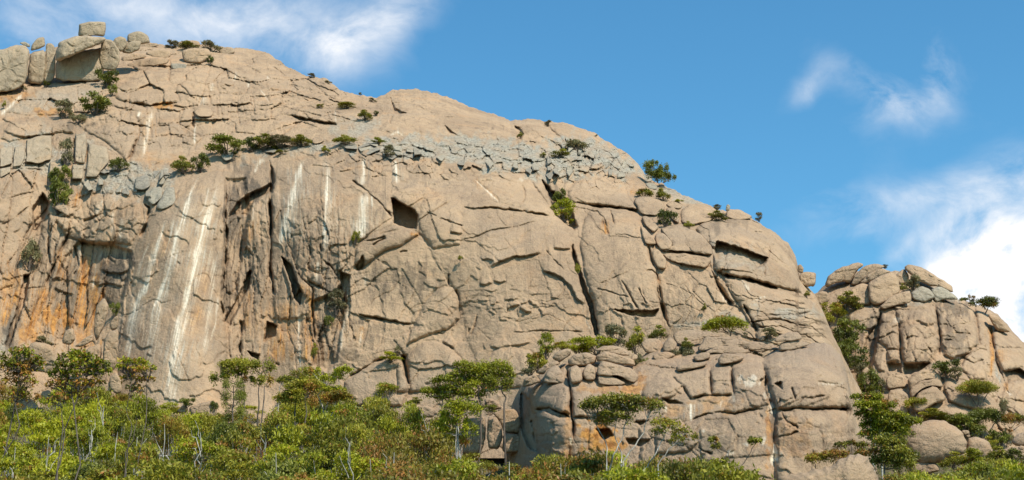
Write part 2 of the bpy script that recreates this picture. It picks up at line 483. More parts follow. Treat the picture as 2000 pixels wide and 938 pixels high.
def leaf_material(name, dark, mid, light, red=(0.40, 0.16, 0.035)):
    m = bpy.data.materials.new(name); m.use_nodes = True
    g = G(m.node_tree); n = m.node_tree.nodes; bs = n['Principled BSDF']
    a = g.node('ShaderNodeAttribute'); a.attribute_name = 'tint'
    r = g.node('ShaderNodeAttribute'); r.attribute_name = 'red'
    ri = g.node('ShaderNodeObjectInfo').outputs['Random']
    t = g.math('ADD', a.outputs['Fac'], g.remap(ri, 0, 1, -0.30, 0.26, False), clamp=True)
    ramp = g.node('ShaderNodeValToRGB'); g.put(ramp.inputs[0], t)
    e = ramp.color_ramp.elements
    e[0].color = (*dark, 1); e[1].color = (*light, 1); e.new(0.5).color = (*mid, 1)
    col = g.mix(r.outputs['Fac'], ramp.outputs[0], red)
    g.put(bs.inputs['Base Color'], col)
    bs.inputs['Roughness'].default_value = 0.5
    bs.inputs['Specular IOR Level'].default_value = 0.35
    tr = g.node('ShaderNodeBsdfTranslucent'); g.put(tr.inputs[0], col)
    mx = g.node('ShaderNodeMixShader'); mx.inputs[0].default_value = 0.30
    g.l.new(bs.outputs[0], mx.inputs[1]); g.l.new(tr.outputs[0], mx.inputs[2])
    g.l.new(mx.outputs[0], n['Material Output'].inputs[0])
    return m
LEAF = {
    'bright': leaf_material('bright_green_leaves', (0.125, 0.127, 0.008), (0.30, 0.30, 0.011), (0.48, 0.455, 0.02)),
    'olive': leaf_material('olive_leaves', (0.10, 0.096, 0.012), (0.235, 0.222, 0.018), (0.40, 0.35, 0.03)),
    'red': leaf_material('red_tipped_leaves', (0.12, 0.095, 0.012), (0.24, 0.195, 0.018), (0.38, 0.29, 0.03), (0.36, 0.145, 0.03)),
    'dark': leaf_material('dark_green_leaves', (0.055, 0.063, 0.010), (0.145, 0.155, 0.018), (0.27, 0.27, 0.035)),
    'grey': leaf_material('grey_green_leaves', (0.10, 0.088, 0.04), (0.21, 0.18, 0.08), (0.31, 0.27, 0.12)),
}
def bark_material(name, a, b):
    m = bpy.data.materials.new(name); m.use_nodes = True
    g = G(m.node_tree); bs = m.node_tree.nodes['Principled BSDF']
    pos = g.node('ShaderNodeNewGeometry').outputs['Position']
    nz = g.noise(g.vmath('MULTIPLY', pos, (5.0, 5.0, 1.2)), 1.0, 5, 0.65)
    g.put(bs.inputs['Base Color'], g.mix(g.remap(nz, 0.35, 0.65), a, b))
    bs.inputs['Roughness'].default_value = 0.85
    return m
BARK = bark_material('dark_bark', (0.06, 0.045, 0.035), (0.15, 0.115, 0.085))
GUM = bark_material('pale_gum_bark', (0.22, 0.19, 0.16), (0.52, 0.48, 0.41))
# ============================================================ ground
def ground_z(x, y):
    x = np.asarray(x, float); y = np.asarray(y, float)
    a = np.interp(y, [-400, 0, 60, 90, 110, 150, 190, 210, 228, 250, 420, 3000], [-14, 0, 4.0, 8.2, 11.6, 19.5, 29, 36, 46, 49, 52, 40])
    drop = 8.0 * sm((x + 15) / 42.0) * sm((y - 105) / 45.0) * (1 - .8 * sm((x / np.maximum(y, 1) - .222) / .05) * (1 - sm((y - 150) / 40)))
    far = sm((np.abs(x) - 150) / 500)
    return a * (1 - 0.5 * far) - drop + 0.5 * N2(x / 11, y / 11) + 1.2 * N2(x / 37 + 9, y / 37)

def make_ground():
    def axis(lo, hi, c0, c1, st):
        inner = np.arange(c0, c1 + st, st)
        k = np.geomspace(1, abs(hi - c1) + 1, 26)[1:] - 1 + 0
        k2 = np.geomspace(1, abs(c0 - lo) + 1, 26)[1:] - 1
        return np.concatenate([(c0 - k2)[::-1], inner, c1 + k])
    xs = axis(-4000, 4000, -90, 100, 2.0); ys = axis(-600, 6000, 0, 260, 2.0)
    X, Y = np.meshgrid(xs, ys)
    Z = ground_z(X, Y)
    V = np.stack([X, Y, Z], -1).reshape(-1, 3)
    r, c = X.shape; idx = np.arange(r * c).reshape(r, c)
    F = np.stack([idx[:-1, :-1], idx[:-1, 1:], idx[1:, 1:], idx[1:, :-1]], -1).reshape(-1, 4)
    m = bpy.data.materials.new('scrub_soil'); m.use_nodes = True
    g = G(m.node_tree); bs = m.node_tree.nodes['Principled BSDF']
    pos = g.node('ShaderNodeNewGeometry').outputs['Position']
    col = g.mix(g.remap(g.noise(pos, 0.5, 6, 0.65), 0.35, 0.65), (0.05, 0.05, 0.018), (0.13, 0.095, 0.05))
    g.put(bs.inputs['Base Color'], col); bs.inputs['Roughness'].default_value = 0.95
    o = mesh_np('ground', V, F, m, smooth=True)
    tag(o, 'scrubby brown earth slope rising from the foreground to the cliff foot', kind='structure')
make_ground()

# ============================================================ main mountain face
main_depth = RBF([
    (-320, 870, 226), (-320, 600, 240), (-320, 330, 260), (-320, 200, 276), (-320, 90, 312),
    (0, 870, 224), (0, 650, 231), (0, 450, 243), (0, 300, 256), (0, 200, 276), (0, 100, 308),
    (120, 870, 223), (120, 600, 240), (120, 420, 247), (120, 300, 258), (120, 170, 285), (120, 90, 310),
    (210, 700, 232), (210, 520, 242), (215, 400, 245),
    (340, 870, 217), (340, 700, 222), (340, 520, 231), (370, 345, 244), (370, 300, 258), (350, 200, 276), (350, 95, 308),
    (470, 700, 229), (470, 500, 238), (470, 380, 243),
    (560, 870, 219), (600, 650, 226), (600, 330, 243), (580, 285, 258), (560, 200, 277), (560, 130, 303),
    (800, 870, 216), (800, 600, 227), (800, 330, 244), (800, 280, 254), (800, 180, 288),
    (1050, 800, 214), (1050, 600, 223), (1050, 370, 243), (1050, 300, 256), (1050, 235, 284),
    (1250, 800, 213), (1250, 600, 220), (1250, 430, 236), (1240, 330, 262),
    (1450, 750, 211), (1450, 600, 218), (1450, 500, 225), (1450, 420, 244),
    (1580, 750, 213), (1580, 650, 218), (1580, 570, 232), (1700, 870, 222), (1700, 770, 232), (1780, 900, 240)])
SIL = [(-320, 140), (-100, 118), (0, 112), (40, 108), (90, 100), (110, 92), (150, 84), (200, 84), (235, 84), (250, 80), (300, 84), (335, 90), (380, 86), (430, 90),
       (445, 96), (455, 93), (500, 97), (520, 103), (545, 118), (560, 130), (580, 140), (600, 148), (620, 150), (640, 155), (655, 168), (672, 180), (700, 185),
       (722, 188), (735, 191), (748, 186), (762, 177), (785, 174), (812, 174), (840, 180), (870, 188), (900, 200), (930, 213), (960, 222), (985, 230), (997, 236), (1010, 234),
       (1050, 233), (1065, 238), (1078, 237), (1100, 240), (1130, 248), (1160, 260), (1180, 273), (1205, 288), (1230, 303), (1245, 318), (1255, 332), (1262, 346),
       (1290, 360), (1320, 373), (1350, 388), (1380, 399), (1400, 410), (1420, 412), (1440, 416), (1470, 427), (1490, 441), (1515, 456), (1540, 477), (1553, 497),
       (1560, 530), (1575, 556), (1592, 577), (1606, 604), (1620, 640), (1640, 680), (1660, 724), (1680, 760), (1700, 800), (1720, 850), (1740, 890)]
M = Sheet(SIL, 895, -320, 1738, 1.55, 500, main_depth, rim=(7, 18), relief_amp=lambda x, y: 1 - .45 * np.exp(-((x - 920) / 330) ** 2 - ((y - 490) / 200) ** 2))

# ---- the big shapes
M.bulge(zD(540, 938, 560, 700, 600, 480, 640, 380, 720, 265, 820, 195, 920, 100, 1000, 75, 1030, 130, 1025, 480, 1016, 640, 1035, 800, 1040, 938, 1040, 1700, 520, 1700), 4.6, 60, 2.0)
M.bulge(zE(305, 20, 420, -60, 560, -100, 700, -90, 850, -60, 850, 160, 720, 280, 660, 480, 610, 640, 560, 700, 470, 640, 310, 640), 2.0, 60, 2.0)
M.bulge(zE(200, 130, 298, 70, 300, 400, 290, 640, 340, 690, 510, 740, 490, 1500, 170, 1500, 165, 700, 215, 480, 180, 250), 2.6, 35, 2.0)
M.bulge(zF(745, 300, 690, 190, 560, 120, 300, 40, 60, 60, 40, 200, 120, 380, 190, 470, 240, 600, 260, 720, 400, 1100, 830, 1100, 800, 560), 1.8, 55, 2.0)
M.bulge(zF(775, 300, 800, 190, 840, 130, 920, 140, 1050, 160, 1110, 300, 1140, 440, 1160, 620, 1180, 1100, 880, 1100, 850, 600), 3.4, 30, 2.3, 0.3)
M.bulge(zG(500, 560, 560, 562, 700, 612, 860, 640, 910, 680, 960, 750, 1000, 820, 1060, 950, 1100, 1300, 700, 1300, 640, 800, 560, 680), 4.2, 40, 2.0, 0.5)
M.bulge(zG(370, 345, 400, 310, 480, 300, 600, 300, 680, 320, 760, 370, 810, 430, 840, 490, 848, 560, 860, 640, 780, 615, 720, 602, 600, 572, 500, 552, 455, 530, 455, 440, 410, 400), 5.0, 34, 2.0, 1.2)
M.bulge(zC(555, 590, 620, 530, 700, 490, 770, 485, 810, 500, 850, 560, 890, 640, 930, 690, 920, 712, 850, 684, 760, 686, 700, 668, 600, 660, 560, 640), 3.6, 34, 2.0, 1.0)
M.bulge(zC(75, 520, 160, 490, 300, 500, 360, 540, 400, 600, 470, 690, 492, 732, 400, 716, 325, 690, 205, 660, 110, 570), 1.6, 28, 2.0, 0.4)
M.bulge(zC(375, 550, 420, 545, 440, 600, 475, 690, 430, 640, 395, 590), 1.4, 14, 2.0, 0.5)
M.bulge(zC(265, 240, 330, 232, 400, 226, 460, 262, 530, 345, 545, 372, 480, 342, 400, 332, 370, 300, 320, 300), 2.2, 22, 2.0, 0.7)
M.bulge(zC(472, 235, 540, 240, 640, 276, 720, 322, 800, 367, 852, 397, 760, 376, 660, 352, 560, 326, 500, 300), 2.4, 22, 2.0, 0.7)
M.bulge(zB(720, 235, 780, 195, 900, 205, 1040, 260, 1200, 335, 1330, 370, 1330, 450, 1200, 450, 1050, 440, 900, 430, 780, 440, 640, 420, 720, 335), 2.6, 34, 2.0, 0.3)
M.bulge(zB(110, 328, 210, 300, 330, 300, 420, 302, 520, 292, 600, 300, 560, 330, 430, 382, 330, 372, 210, 342), 2.4, 18, 2.0, 0.9)
M.bulge(zA(415, 650, 440, 600, 520, 560, 600, 555, 700, 590, 730, 650, 722, 720, 690, 800, 660, 842, 560, 745, 470, 700), 3.2, 30, 2.0, 0.9)
M.bulge(zA(555, 540, 600, 515, 700, 540, 762, 572, 740, 592, 640, 566), 1.4, 10, 2.0, 0.6)
M.bulge(zA(0, 725, 60, 640, 200, 610, 330, 605, 395, 640, 392, 700, 300, 700, 180, 715, 50, 742), 3.2, 24, 2.0, 0.9)
M.bulge(zA(30, 590, 120, 520, 200, 460, 300, 425, 430, 403, 520, 408, 572, 440, 560, 480, 430, 500, 400, 560, 280, 600, 160, 605), 3.4, 34, 2.0, 0.5)
M.bulge(zA(590, 482, 640, 440, 720, 370, 780, 350, 850, 350, 880, 375, 876, 412, 800, 442, 720, 462), 2.6, 22, 2.0, 0.8)
M.bulge(zA(600, 492, 700, 472, 820, 470, 920, 490, 936, 530, 880, 536, 780, 556, 700, 542, 610, 512), 3.2, 16, 2.0, 1.2)
M.bulge(zA(880, 420, 900, 380, 960, 370, 1085, 360, 1060, 470, 1040, 550, 940, 540, 925, 490), 1.5, 20, 2.0, 0.4)
M.bulge(zF(30, 642, 60, 580, 110, 520, 160, 490, 200, 490, 222, 530, 232, 640, 170, 690, 90, 720, -20, 760), 2.6, 26, 2.0, 0.8)
M.bulge(zF(-60, 870, 0, 792, 60, 746, 120, 738, 182, 772, 250, 840, 300, 960, -60, 980), 2.6, 24, 2.0, 0.7)
M.bulge(zF(330, 835, 400, 772, 480, 762, 560, 792, 600, 880, 560, 960, 330, 960), 2.0, 26, 2.0, 0.5)
M.bulge(zE(690, 890, 780, 832, 890, 806, 912, 832, 924, 890, 940, 960, 900, 1040, 640, 1040, 640, 930), 2.6, 22, 2.0, 0.8)
M.bulge(zE(690, 320, 700, 292, 760, 252, 860, 216, 940, 226, 985, 256, 900, 300, 830, 330, 760, 380, 700, 412, 686, 380), 2.4, 16, 2.0, 0.8)
M.bulge(zE(860, 70, 960, 20, 1060, 40, 1172, 60, 1172, 300, 1050, 320, 985, 250, 972, 172, 960, 140, 880, 92), 2.2, 34, 2.0, 0.2)
M.bulge(zD(245, 300, 300, 250, 400, 190, 520, 190, 640, 200, 660, 300, 600, 420, 520, 410, 420, 405, 355, 395, 300, 380), 2.4, 26, 2.0, 0.5)
M.bulge(zD(-40, 120, 60, 60, 200, 60, 220, 150, 160, 340, 100, 440, 60, 600, -40, 640), 2.4, 30, 2.0, 0.4)
M.bulge(zD(195, 320, 225, 280, 300, 290, 330, 300, 300, 400, 240, 520, 205, 620, 140, 760, 110, 700, 160, 540), 2.6, 18, 2.0, 0.8)

# ---- recesses and overhangs
M.pit(zD(300, 470, 370, 405, 520, 418, 600, 450, 590, 560, 560, 680, 520, 760, 430, 840, 250, 860, 215, 760, 240, 600), 1.3, 8)
M.pit(zE(858, 85, 880, 90, 962, 142, 974, 172, 965, 226, 920, 222, 860, 206), 6.0, 2.2)
M.pit(zG(455, 440, 470, 402, 540, 420, 640, 460, 706, 472, 690, 510, 650, 526, 560, 502, 470, 482), 4.2, 3)
M.pit(zE(110, 170, 150, 110, 220, 60, 300, 20, 302, 60, 230, 100, 190, 165, 130, 165), 3.4, 4)
M.pit(zE(95, 0, 190, 0, 200, 110, 185, 240, 160, 420, 140, 560, 95, 640, 88, 500, 95, 200), 1.7, 9)
M.pit(zE(196, 430, 214, 420, 202, 480, 165, 570, 115, 670, 88, 655, 125, 590, 172, 490), 3.2, 3)
M.pit(zE(353, 360, 400, 396, 416, 455, 444, 520, 437, 576, 410, 542, 378, 440), 4.0, 2.5)
M.pit(zE(285, 655, 331, 670, 321, 720, 275, 746), 3.0, 2)
M.pit(zE(190, 785, 250, 800, 246, 826, 205, 806), 2.4, 2)
M.pit(zE(500, 560, 620, 500, 650, 560, 620, 700, 600, 840, 560, 880, 495, 850, 515, 740), 1.7, 8)
M.pit(zE(620, 422, 668, 440, 655, 500, 640, 560, 618, 540), 2.2, 4)
M.pit(zE(690, 395, 722, 350, 730, 380, 722, 412, 692, 416), 2.0, 3)
M.pit(zC(430, 540, 450, 560, 475, 600, 500, 610, 555, 640, 580, 700, 612, 780, 590, 800, 540, 770, 490, 720, 470, 640), 4.0, 5)
M.pit(zF(745, 300, 775, 390, 806, 480, 838, 580, 858, 650, 862, 712, 846, 712, 826, 610, 796, 520, 766, 420, 745, 340), 3.4, 3)
M.pit(zF(935, 595, 980, 598, 1020, 605, 1040, 596, 1100, 600, 1140, 590, 1122, 626, 1060, 630, 1000, 622), 2.2, 2)
M.pit(zB(700, 238, 722, 290, 745, 305, 786, 325, 725, 330, 713, 290), 2.4, 2)
M.pit(zB(985, 395, 1012, 412, 1048, 436, 1010, 432), 2.0, 2)
M.pit(zC(280, 258, 300, 265, 326, 300, 310, 336, 285, 320), 2.4, 3)
M.pit(zA(670, 540, 780, 556, 880, 538, 930, 540, 840, 566, 740, 566), 1.8, 3)
M.pit(zA(1010, 590, 1024, 600, 1010, 670, 1000, 655), 1.8, 2)
M.pit(zD(200, 180, 232, 230, 205, 280, 170, 350, 150, 350, 150, 250), 3.5, 5)
M.pit(zD(110, 560, 135, 560, 120, 660, 80, 780, 40, 890, 20, 880, 70, 740), 3.0, 4)
M.pit(zB(180, 333, 240, 345, 300, 366, 360, 376, 425, 386, 425, 396, 330, 386, 230, 362), 2.0, 2)
M.pit(zF(930, 0, 940, 0, 941, 1), 0.1, 2)

# ---- joints and ledges
for p, w, d in [
    (zD(1030, 120, 1035, 420, 1022, 560, 1014, 680, 1035, 790), 3.0, 2.6), (zE(303, -60, 300, 260, 305, 400, 315, 540), 2.6, 2.6),
    (zB(65, 565, 85, 620, 85, 750, 75, 938), 3.0, 2.4), (zB(500, 670, 560, 715, 630, 770, 690, 850, 708, 875), 2.4, 1.8),
    (zE(700, 615, 760, 630, 830, 645, 950, 665), 2.0, 1.4), (zE(160, 640, 165, 720, 160, 800), 3.0, 1.6),
    (zE(905, 800, 915, 860, 932, 945), 3.6, 3.0), (zE(660, 910, 780, 835, 890, 805), 2.0, 1.2), (zE(1120, 430, 1117, 485), 2.2, 1.4),
    (zA(1110, 280, 1095, 360, 1075, 430, 1060, 500, 1045, 560), 2.4, 1.8), (zA(730, 660, 725, 720, 700, 780, 670, 842), 2.6, 2.2),
    (zA(1240, 290, 1245, 340, 1230, 400, 1225, 450, 1140, 462), 1.6, 0.9), (zA(1245, 480, 1240, 560, 1250, 660), 1.6, 0.8),
    (zA(800, 352, 900, 350, 1000, 345, 1090, 348), 2.6, 1.6), (zA(888, 300, 890, 360, 876, 430), 2.4, 1.6),
    (zA(390, 720, 385, 830, 375, 938), 2.4, 2.0), (zA(455, 735, 450, 830, 440, 938), 1.8, 1.2), (zA(490, 750, 478, 840, 470, 938), 1.8, 1.1),
    (zD(235, 300, 228, 380, 222, 465), 2.0, 1.2), (zD(330, 290, 300, 400, 240, 520, 208, 615), 2.4, 1.5), (zD(345, 420, 360, 520, 340, 560), 2, 1),
    (zD(660, 230, 690, 250, 672, 320, 640, 380), 3.0, 2.0), (zD(380, 310, 430, 290, 480, 272), 2.0, 1.0),
    (zC(0, 680, 200, 690, 330, 700, 480, 735), 1.8, 1.0), (zC(300, 690, 332, 650, 330, 600, 320, 560), 1.6, 0.7), (zC(0, 858, 150, 812, 300, 780, 400, 745), 1.4, 0.6),
    (zC(570, 675, 640, 690, 720, 710, 755, 745, 772, 835), 2.0, 1.2), (zC(715, 690, 780, 702, 800, 780), 1.6, 0.8), (zC(600, 655, 720, 680, 800, 685, 900, 702, 955, 722), 2.8, 2.0),
    (zC(415, 225, 460, 265, 520, 315, 550, 372), 2.6, 1.8), (zF(850, 505, 920, 515, 1000, 540), 1.6, 1.0), (zF(965, 460, 1000, 520, 1040, 592), 1.8, 1.0),
    (zF(1050, 500, 1082, 572), 1.6, 0.8), (zF(870, 480, 930, 455, 1000, 420), 1.2, 0.5), (zF(1080, 420, 1110, 415, 1132, 440, 1152, 520, 1168, 625), 2.2, 1.4),
    (zF(885, 170, 893, 215, 906, 262), 2.0, 1.2), (zF(915, 140, 925, 170, 928, 205), 1.5, 0.8), (zF(620, 325, 680, 385, 712, 412), 1.6, 0.8),
    (zF(450, 705, 600, 695, 800, 702), 1.5, 0.7), (zF(130, 705, 152, 712, 172, 684), 1.5, 0.8), (zF(272, 680, 270, 712), 1.5, 0.6), (zF(310, 610, 300, 665, 280, 712), 1.5, 0.6),
    (zF(215, 500, 226, 540, 230, 560), 1.6, 0.9), (zF(140, 180, 180, 190, 242, 212), 1.5, 0.8),
    (zG(440, 530, 470, 590, 500, 640, 540, 702), 4.0, 2.6), (zG(460, 555, 480, 600, 492, 640), 2.0, 1.4), (zG(500, 556, 600, 572, 700, 602, 752, 617), 3.0, 2.4),
    (zG(590, 690, 622, 742, 652, 822), 3.0, 1.8), (zG(150, 420, 190, 530, 210, 680, 252, 802), 3.0, 2.0), (zG(0, 248, 120, 262, 105, 270), 2.0, 1.2),
    (zG(640, 742, 780, 742, 905, 722), 1.8, 0.9), (zG(600, 770, 760, 762, 900, 792, 1000, 870), 2.0, 1.1), (zG(640, 800, 760, 790, 880, 830, 960, 900), 1.8, 0.9), (zG(700, 690, 780, 672, 880, 690), 1.6, 0.7),
    (zG(640, 780, 700, 810, 820, 850), 1.6, 0.8), (zG(720, 430, 700, 500, 690, 560), 2.0, 0.9), (zG(0, 375, 60, 370, 120, 395), 1.4, 0.6),
    (zB(780, 308, 880, 297, 1000, 252), 1.2, 0.5), (zB(715, 340, 700, 370, 705, 385), 1.5, 0.9), (zB(890, 840, 950, 862), 1.6, 0.8), (zB(1000, 890, 1080, 912), 1.6, 0.7),
    (zB(840, 900, 900, 850, 960, 820, 1020, 790), 1.5, 0.6), (zB(1140, 660, 1240, 640, 1340, 642), 1.4, 0.6), (zB(600, 655, 640, 650), 1.5, 0.7), (zB(580, 570, 640, 640, 690, 655), 1.4, .5),
    (zE(440, 450, 490, 490, 492, 560, 505, 690, 512, 735), 3.0, 2.2), (zE(470, 460, 520, 490, 580, 526), 2.4, 1.4), (zE(520, 330, 540, 370, 590, 415), 1.8, 0.9),
    (zE(400, 330, 380, 300, 378, 240), 1.8, 0.9), (zE(525, 300, 535, 330), 2.2, 1.0), (zE(330, 770, 345, 740, 355, 690), 1.5, 0.8), (zE(325, 845, 345, 850), 2.0, 1.0),
    (zE(720, 280, 780, 272, 830, 262), 1.8, 0.9), (zE(770, 300, 800, 280, 832, 268), 2.0, 1.2), (zE(890, 330, 930, 322), 1.5, 0.8),
    (zP(470, 150, 520, 175, 560, 180), 1.6, 0.8), (zP(450, 205, 520, 215, 600, 205), 1.6, 0.8), (zP(520, 120, 560, 150, 620, 170), 1.5, 0.8), (zP(560, 165, 600, 175, 650, 190), 1.5, 0.9),
    (zP(500, 130, 490, 180, 500, 215), 1.4, 0.7), (zP(430, 150, 428, 190, 436, 240), 1.3, 0.6), (zP(610, 160, 640, 190, 690, 200), 1.6, 0.9), (zP(660, 190, 690, 192, 720, 196), 1.6, .9),
    (zP(0, 340, 40, 330, 90, 335), 1.6, 0.8), (zP(0, 440, 30, 425, 60, 400), 1.6, 0.8), (zP(10, 520, 40, 480, 60, 440), 1.6, 0.8), (zP(0, 395, 40, 380, 80, 370), 1.3, 0.6)]:
    M.crack(p, w, d)
for p, A, L, s_ in [
    (zF(365, 410, 420, 376, 490, 351, 530, 353, 612, 335), 1.5, 26, 2), (zF(590, 413, 640, 424, 690, 449, 740, 490, 770, 550, 802, 582), 1.5, 24, 2),
    (zF(655, 318, 700, 320, 742, 315), 1.2, 16, 2), (zF(320, 482, 352, 484, 382, 474), 0.9, 12, 2), (zF(385, 466, 415, 472, 442, 464), 0.8, 10, 2),
    (zF(500, 590, 530, 606, 558, 611), 0.9, 10, 2), (zF(545, 552, 562, 575, 582, 580), 0.8, 8, 2), (zF(583, 590, 600, 600, 606, 622), 0.9, 8, 2), (zF(370, 574, 392, 568, 412, 555), 0.7, 8, 2),
    (zF(410, 640, 450, 645), .6, 7, 2), (zF(460, 590, 500, 575), .6, 7, 2), (zF(360, 600, 390, 618), .6, 7, 2),
    (zF(325, 372, 360, 368, 390, 376), 0.7, 8, 2), (zF(185, 238, 215, 245, 242, 250), 1.1, 10, 2),
    (zG(500, 556, 600, 572, 700, 602, 752, 617), 1.6, 20, 2), (zE(700, 615, 760, 630, 830, 645, 950, 665), 0.9, 24, 2),
    (zD(355, 396, 420, 411, 515, 418), 1.8, 22, 2), (zB(180, 335, 240, 345, 300, 365, 360, 375, 425, 386), 1.2, 14, 2),
    (zC(0, 680, 200, 690, 330, 700, 480, 735), 0.9, 30, 2), (zF(150, 745, 178, 765, 205, 778), 1.0, 12, 2),
    (zF(360, 760, 410, 772, 470, 762, 560, 745), 0.8, 12, 2), (zD(600, 560, 640, 570, 700, 560), 0.3, 12, 3),
    (zE(560, 300, 620, 300, 660, 292), 0.7, 12, 2), (zD(450, 530, 500, 550, 560, 545, 600, 520), 1.2, 16, 3), (zD(440, 600, 500, 596, 570, 610), 1.0, 14, 3),
    (zD(240, 620, 290, 630, 340, 645), 1.0, 14, 3), (zD(250, 570, 280, 585), .8, 10, 2), (zP(0, 255, 50, 268, 120, 262), 1.4, 16, 2),
    (zP(370, 165, 420, 170, 470, 165), .8, 12, 2), (zP(440, 225, 500, 235, 560, 228), .7, 12, 2), (zP(690, 470, 740, 455, 790, 445), .6, 12, 2),
    (zP(460, 200, 520, 205, 570, 200), 0.9, 12, 2), (zP(560, 130, 600, 150, 650, 168), 0.9, 10, 2), (zP(480, 160, 510, 165, 545, 180), .8, 10, 2)]:
    M.step(p, A, L, s_)
# rough flaky zones

for (cx, cy, rx, ry, A, sx, sy) in [(120, 600, 110, 110, 0.5, 18, 90), (620, 560, 80, 160, 0.6, 14, 70), (470, 520, 50, 170, 0.9, 10, 60), (590, 150, 150, 60, 0.9, 24, 15),
                                   (180, 420, 110, 60, 0.7, 22, 20), (640, 490, 60, 90, 0.6, 14, 20), (60, 170, 120, 80, 0.7, 20, 20), (1500, 480, 70, 60, 0.5, 15, 12), (1560, 640, 80, 60, 0.5, 40, 8)]:
    wgt = np.exp(-(((M.x - cx) / rx) ** 2 + ((M.y - cy) / ry) ** 2) ** 1.5)
    q = 1.7 * N2(M.wx / (1.6 * sx), M.wy / (1.6 * sy)) + 0.5 * N2(M.wx / (.7 * sx), M.wy / (.7 * sy)); f = np.floor(q)
    M.h += A * wgt * (0.55 * (f + sm((q - f) / 0.10)) + 0.10 * N2(M.x / 6, M.y / 9))

for a in [(560, 165, 210, 75, 70, 26, 2.6, 3, .3), (330, 170, 150, 90, 60, 34, 2.7, 4, .3), (430, 240, 260, 50, 90, 30, 2.2, 5, .3), (110, 200, 140, 60, 50, 28, 1.8, 6, .45), (600, 190, 240, 50, 24, 9, .9, 27, .4), (300, 240, 120, 60, 24, 20, .9, 28, .4), (50, 480, 120, 180, 34, 170, 1.6, 7, .4, .18), (180, 430, 110, 70, 30, 70, 1.1, 8, .4, .1), (150, 590, 110, 120, 24, 190, 1.7, 9, .4, .12),
          (620, 570, 70, 170, 20, 110, 1.5, 10, .4), (480, 520, 60, 190, 18, 90, 1.1, 11, .35, .05), (560, 500, 60, 200, 24, 80, .9, 12, .3), (880, 430, 420, 300, 130, 90, .4, 13, .15, -.3), (1010, 590, 90, 40, 22, 9, .5, 14, .15), (1000, 260, 300, 70, 70, 26, .7, 15, .35, .25), (1200, 560, 140, 160, 60, 130, .4, 16, .2, -.12),
          (1440, 480, 130, 120, 60, 40, .6, 17, .35, .3), (1540, 640, 110, 100, 70, 16, .7, 18, .35, .25), (1370, 600, 120, 80, 50, 40, .5, 19, .35), (850, 690, 200, 80, 80, 60, .5, 20, .2), (960, 310, 340, 42, 19, 12, 1.5, 21, .5, .2), (700, 290, 150, 20, 20, 10, .8, 22, .4), (250, 340, 100, 40, 16, 15, .9, 23, .4), (50, 310, 90, 50, 22, 30, .9, 24, .4),
          (1150, 320, 110, 45, 18, 16, 1.7, 25, .5, .5), (720, 600, 120, 100, 90, 70, .5, 26, .15)]:
    M.blocky(*a)
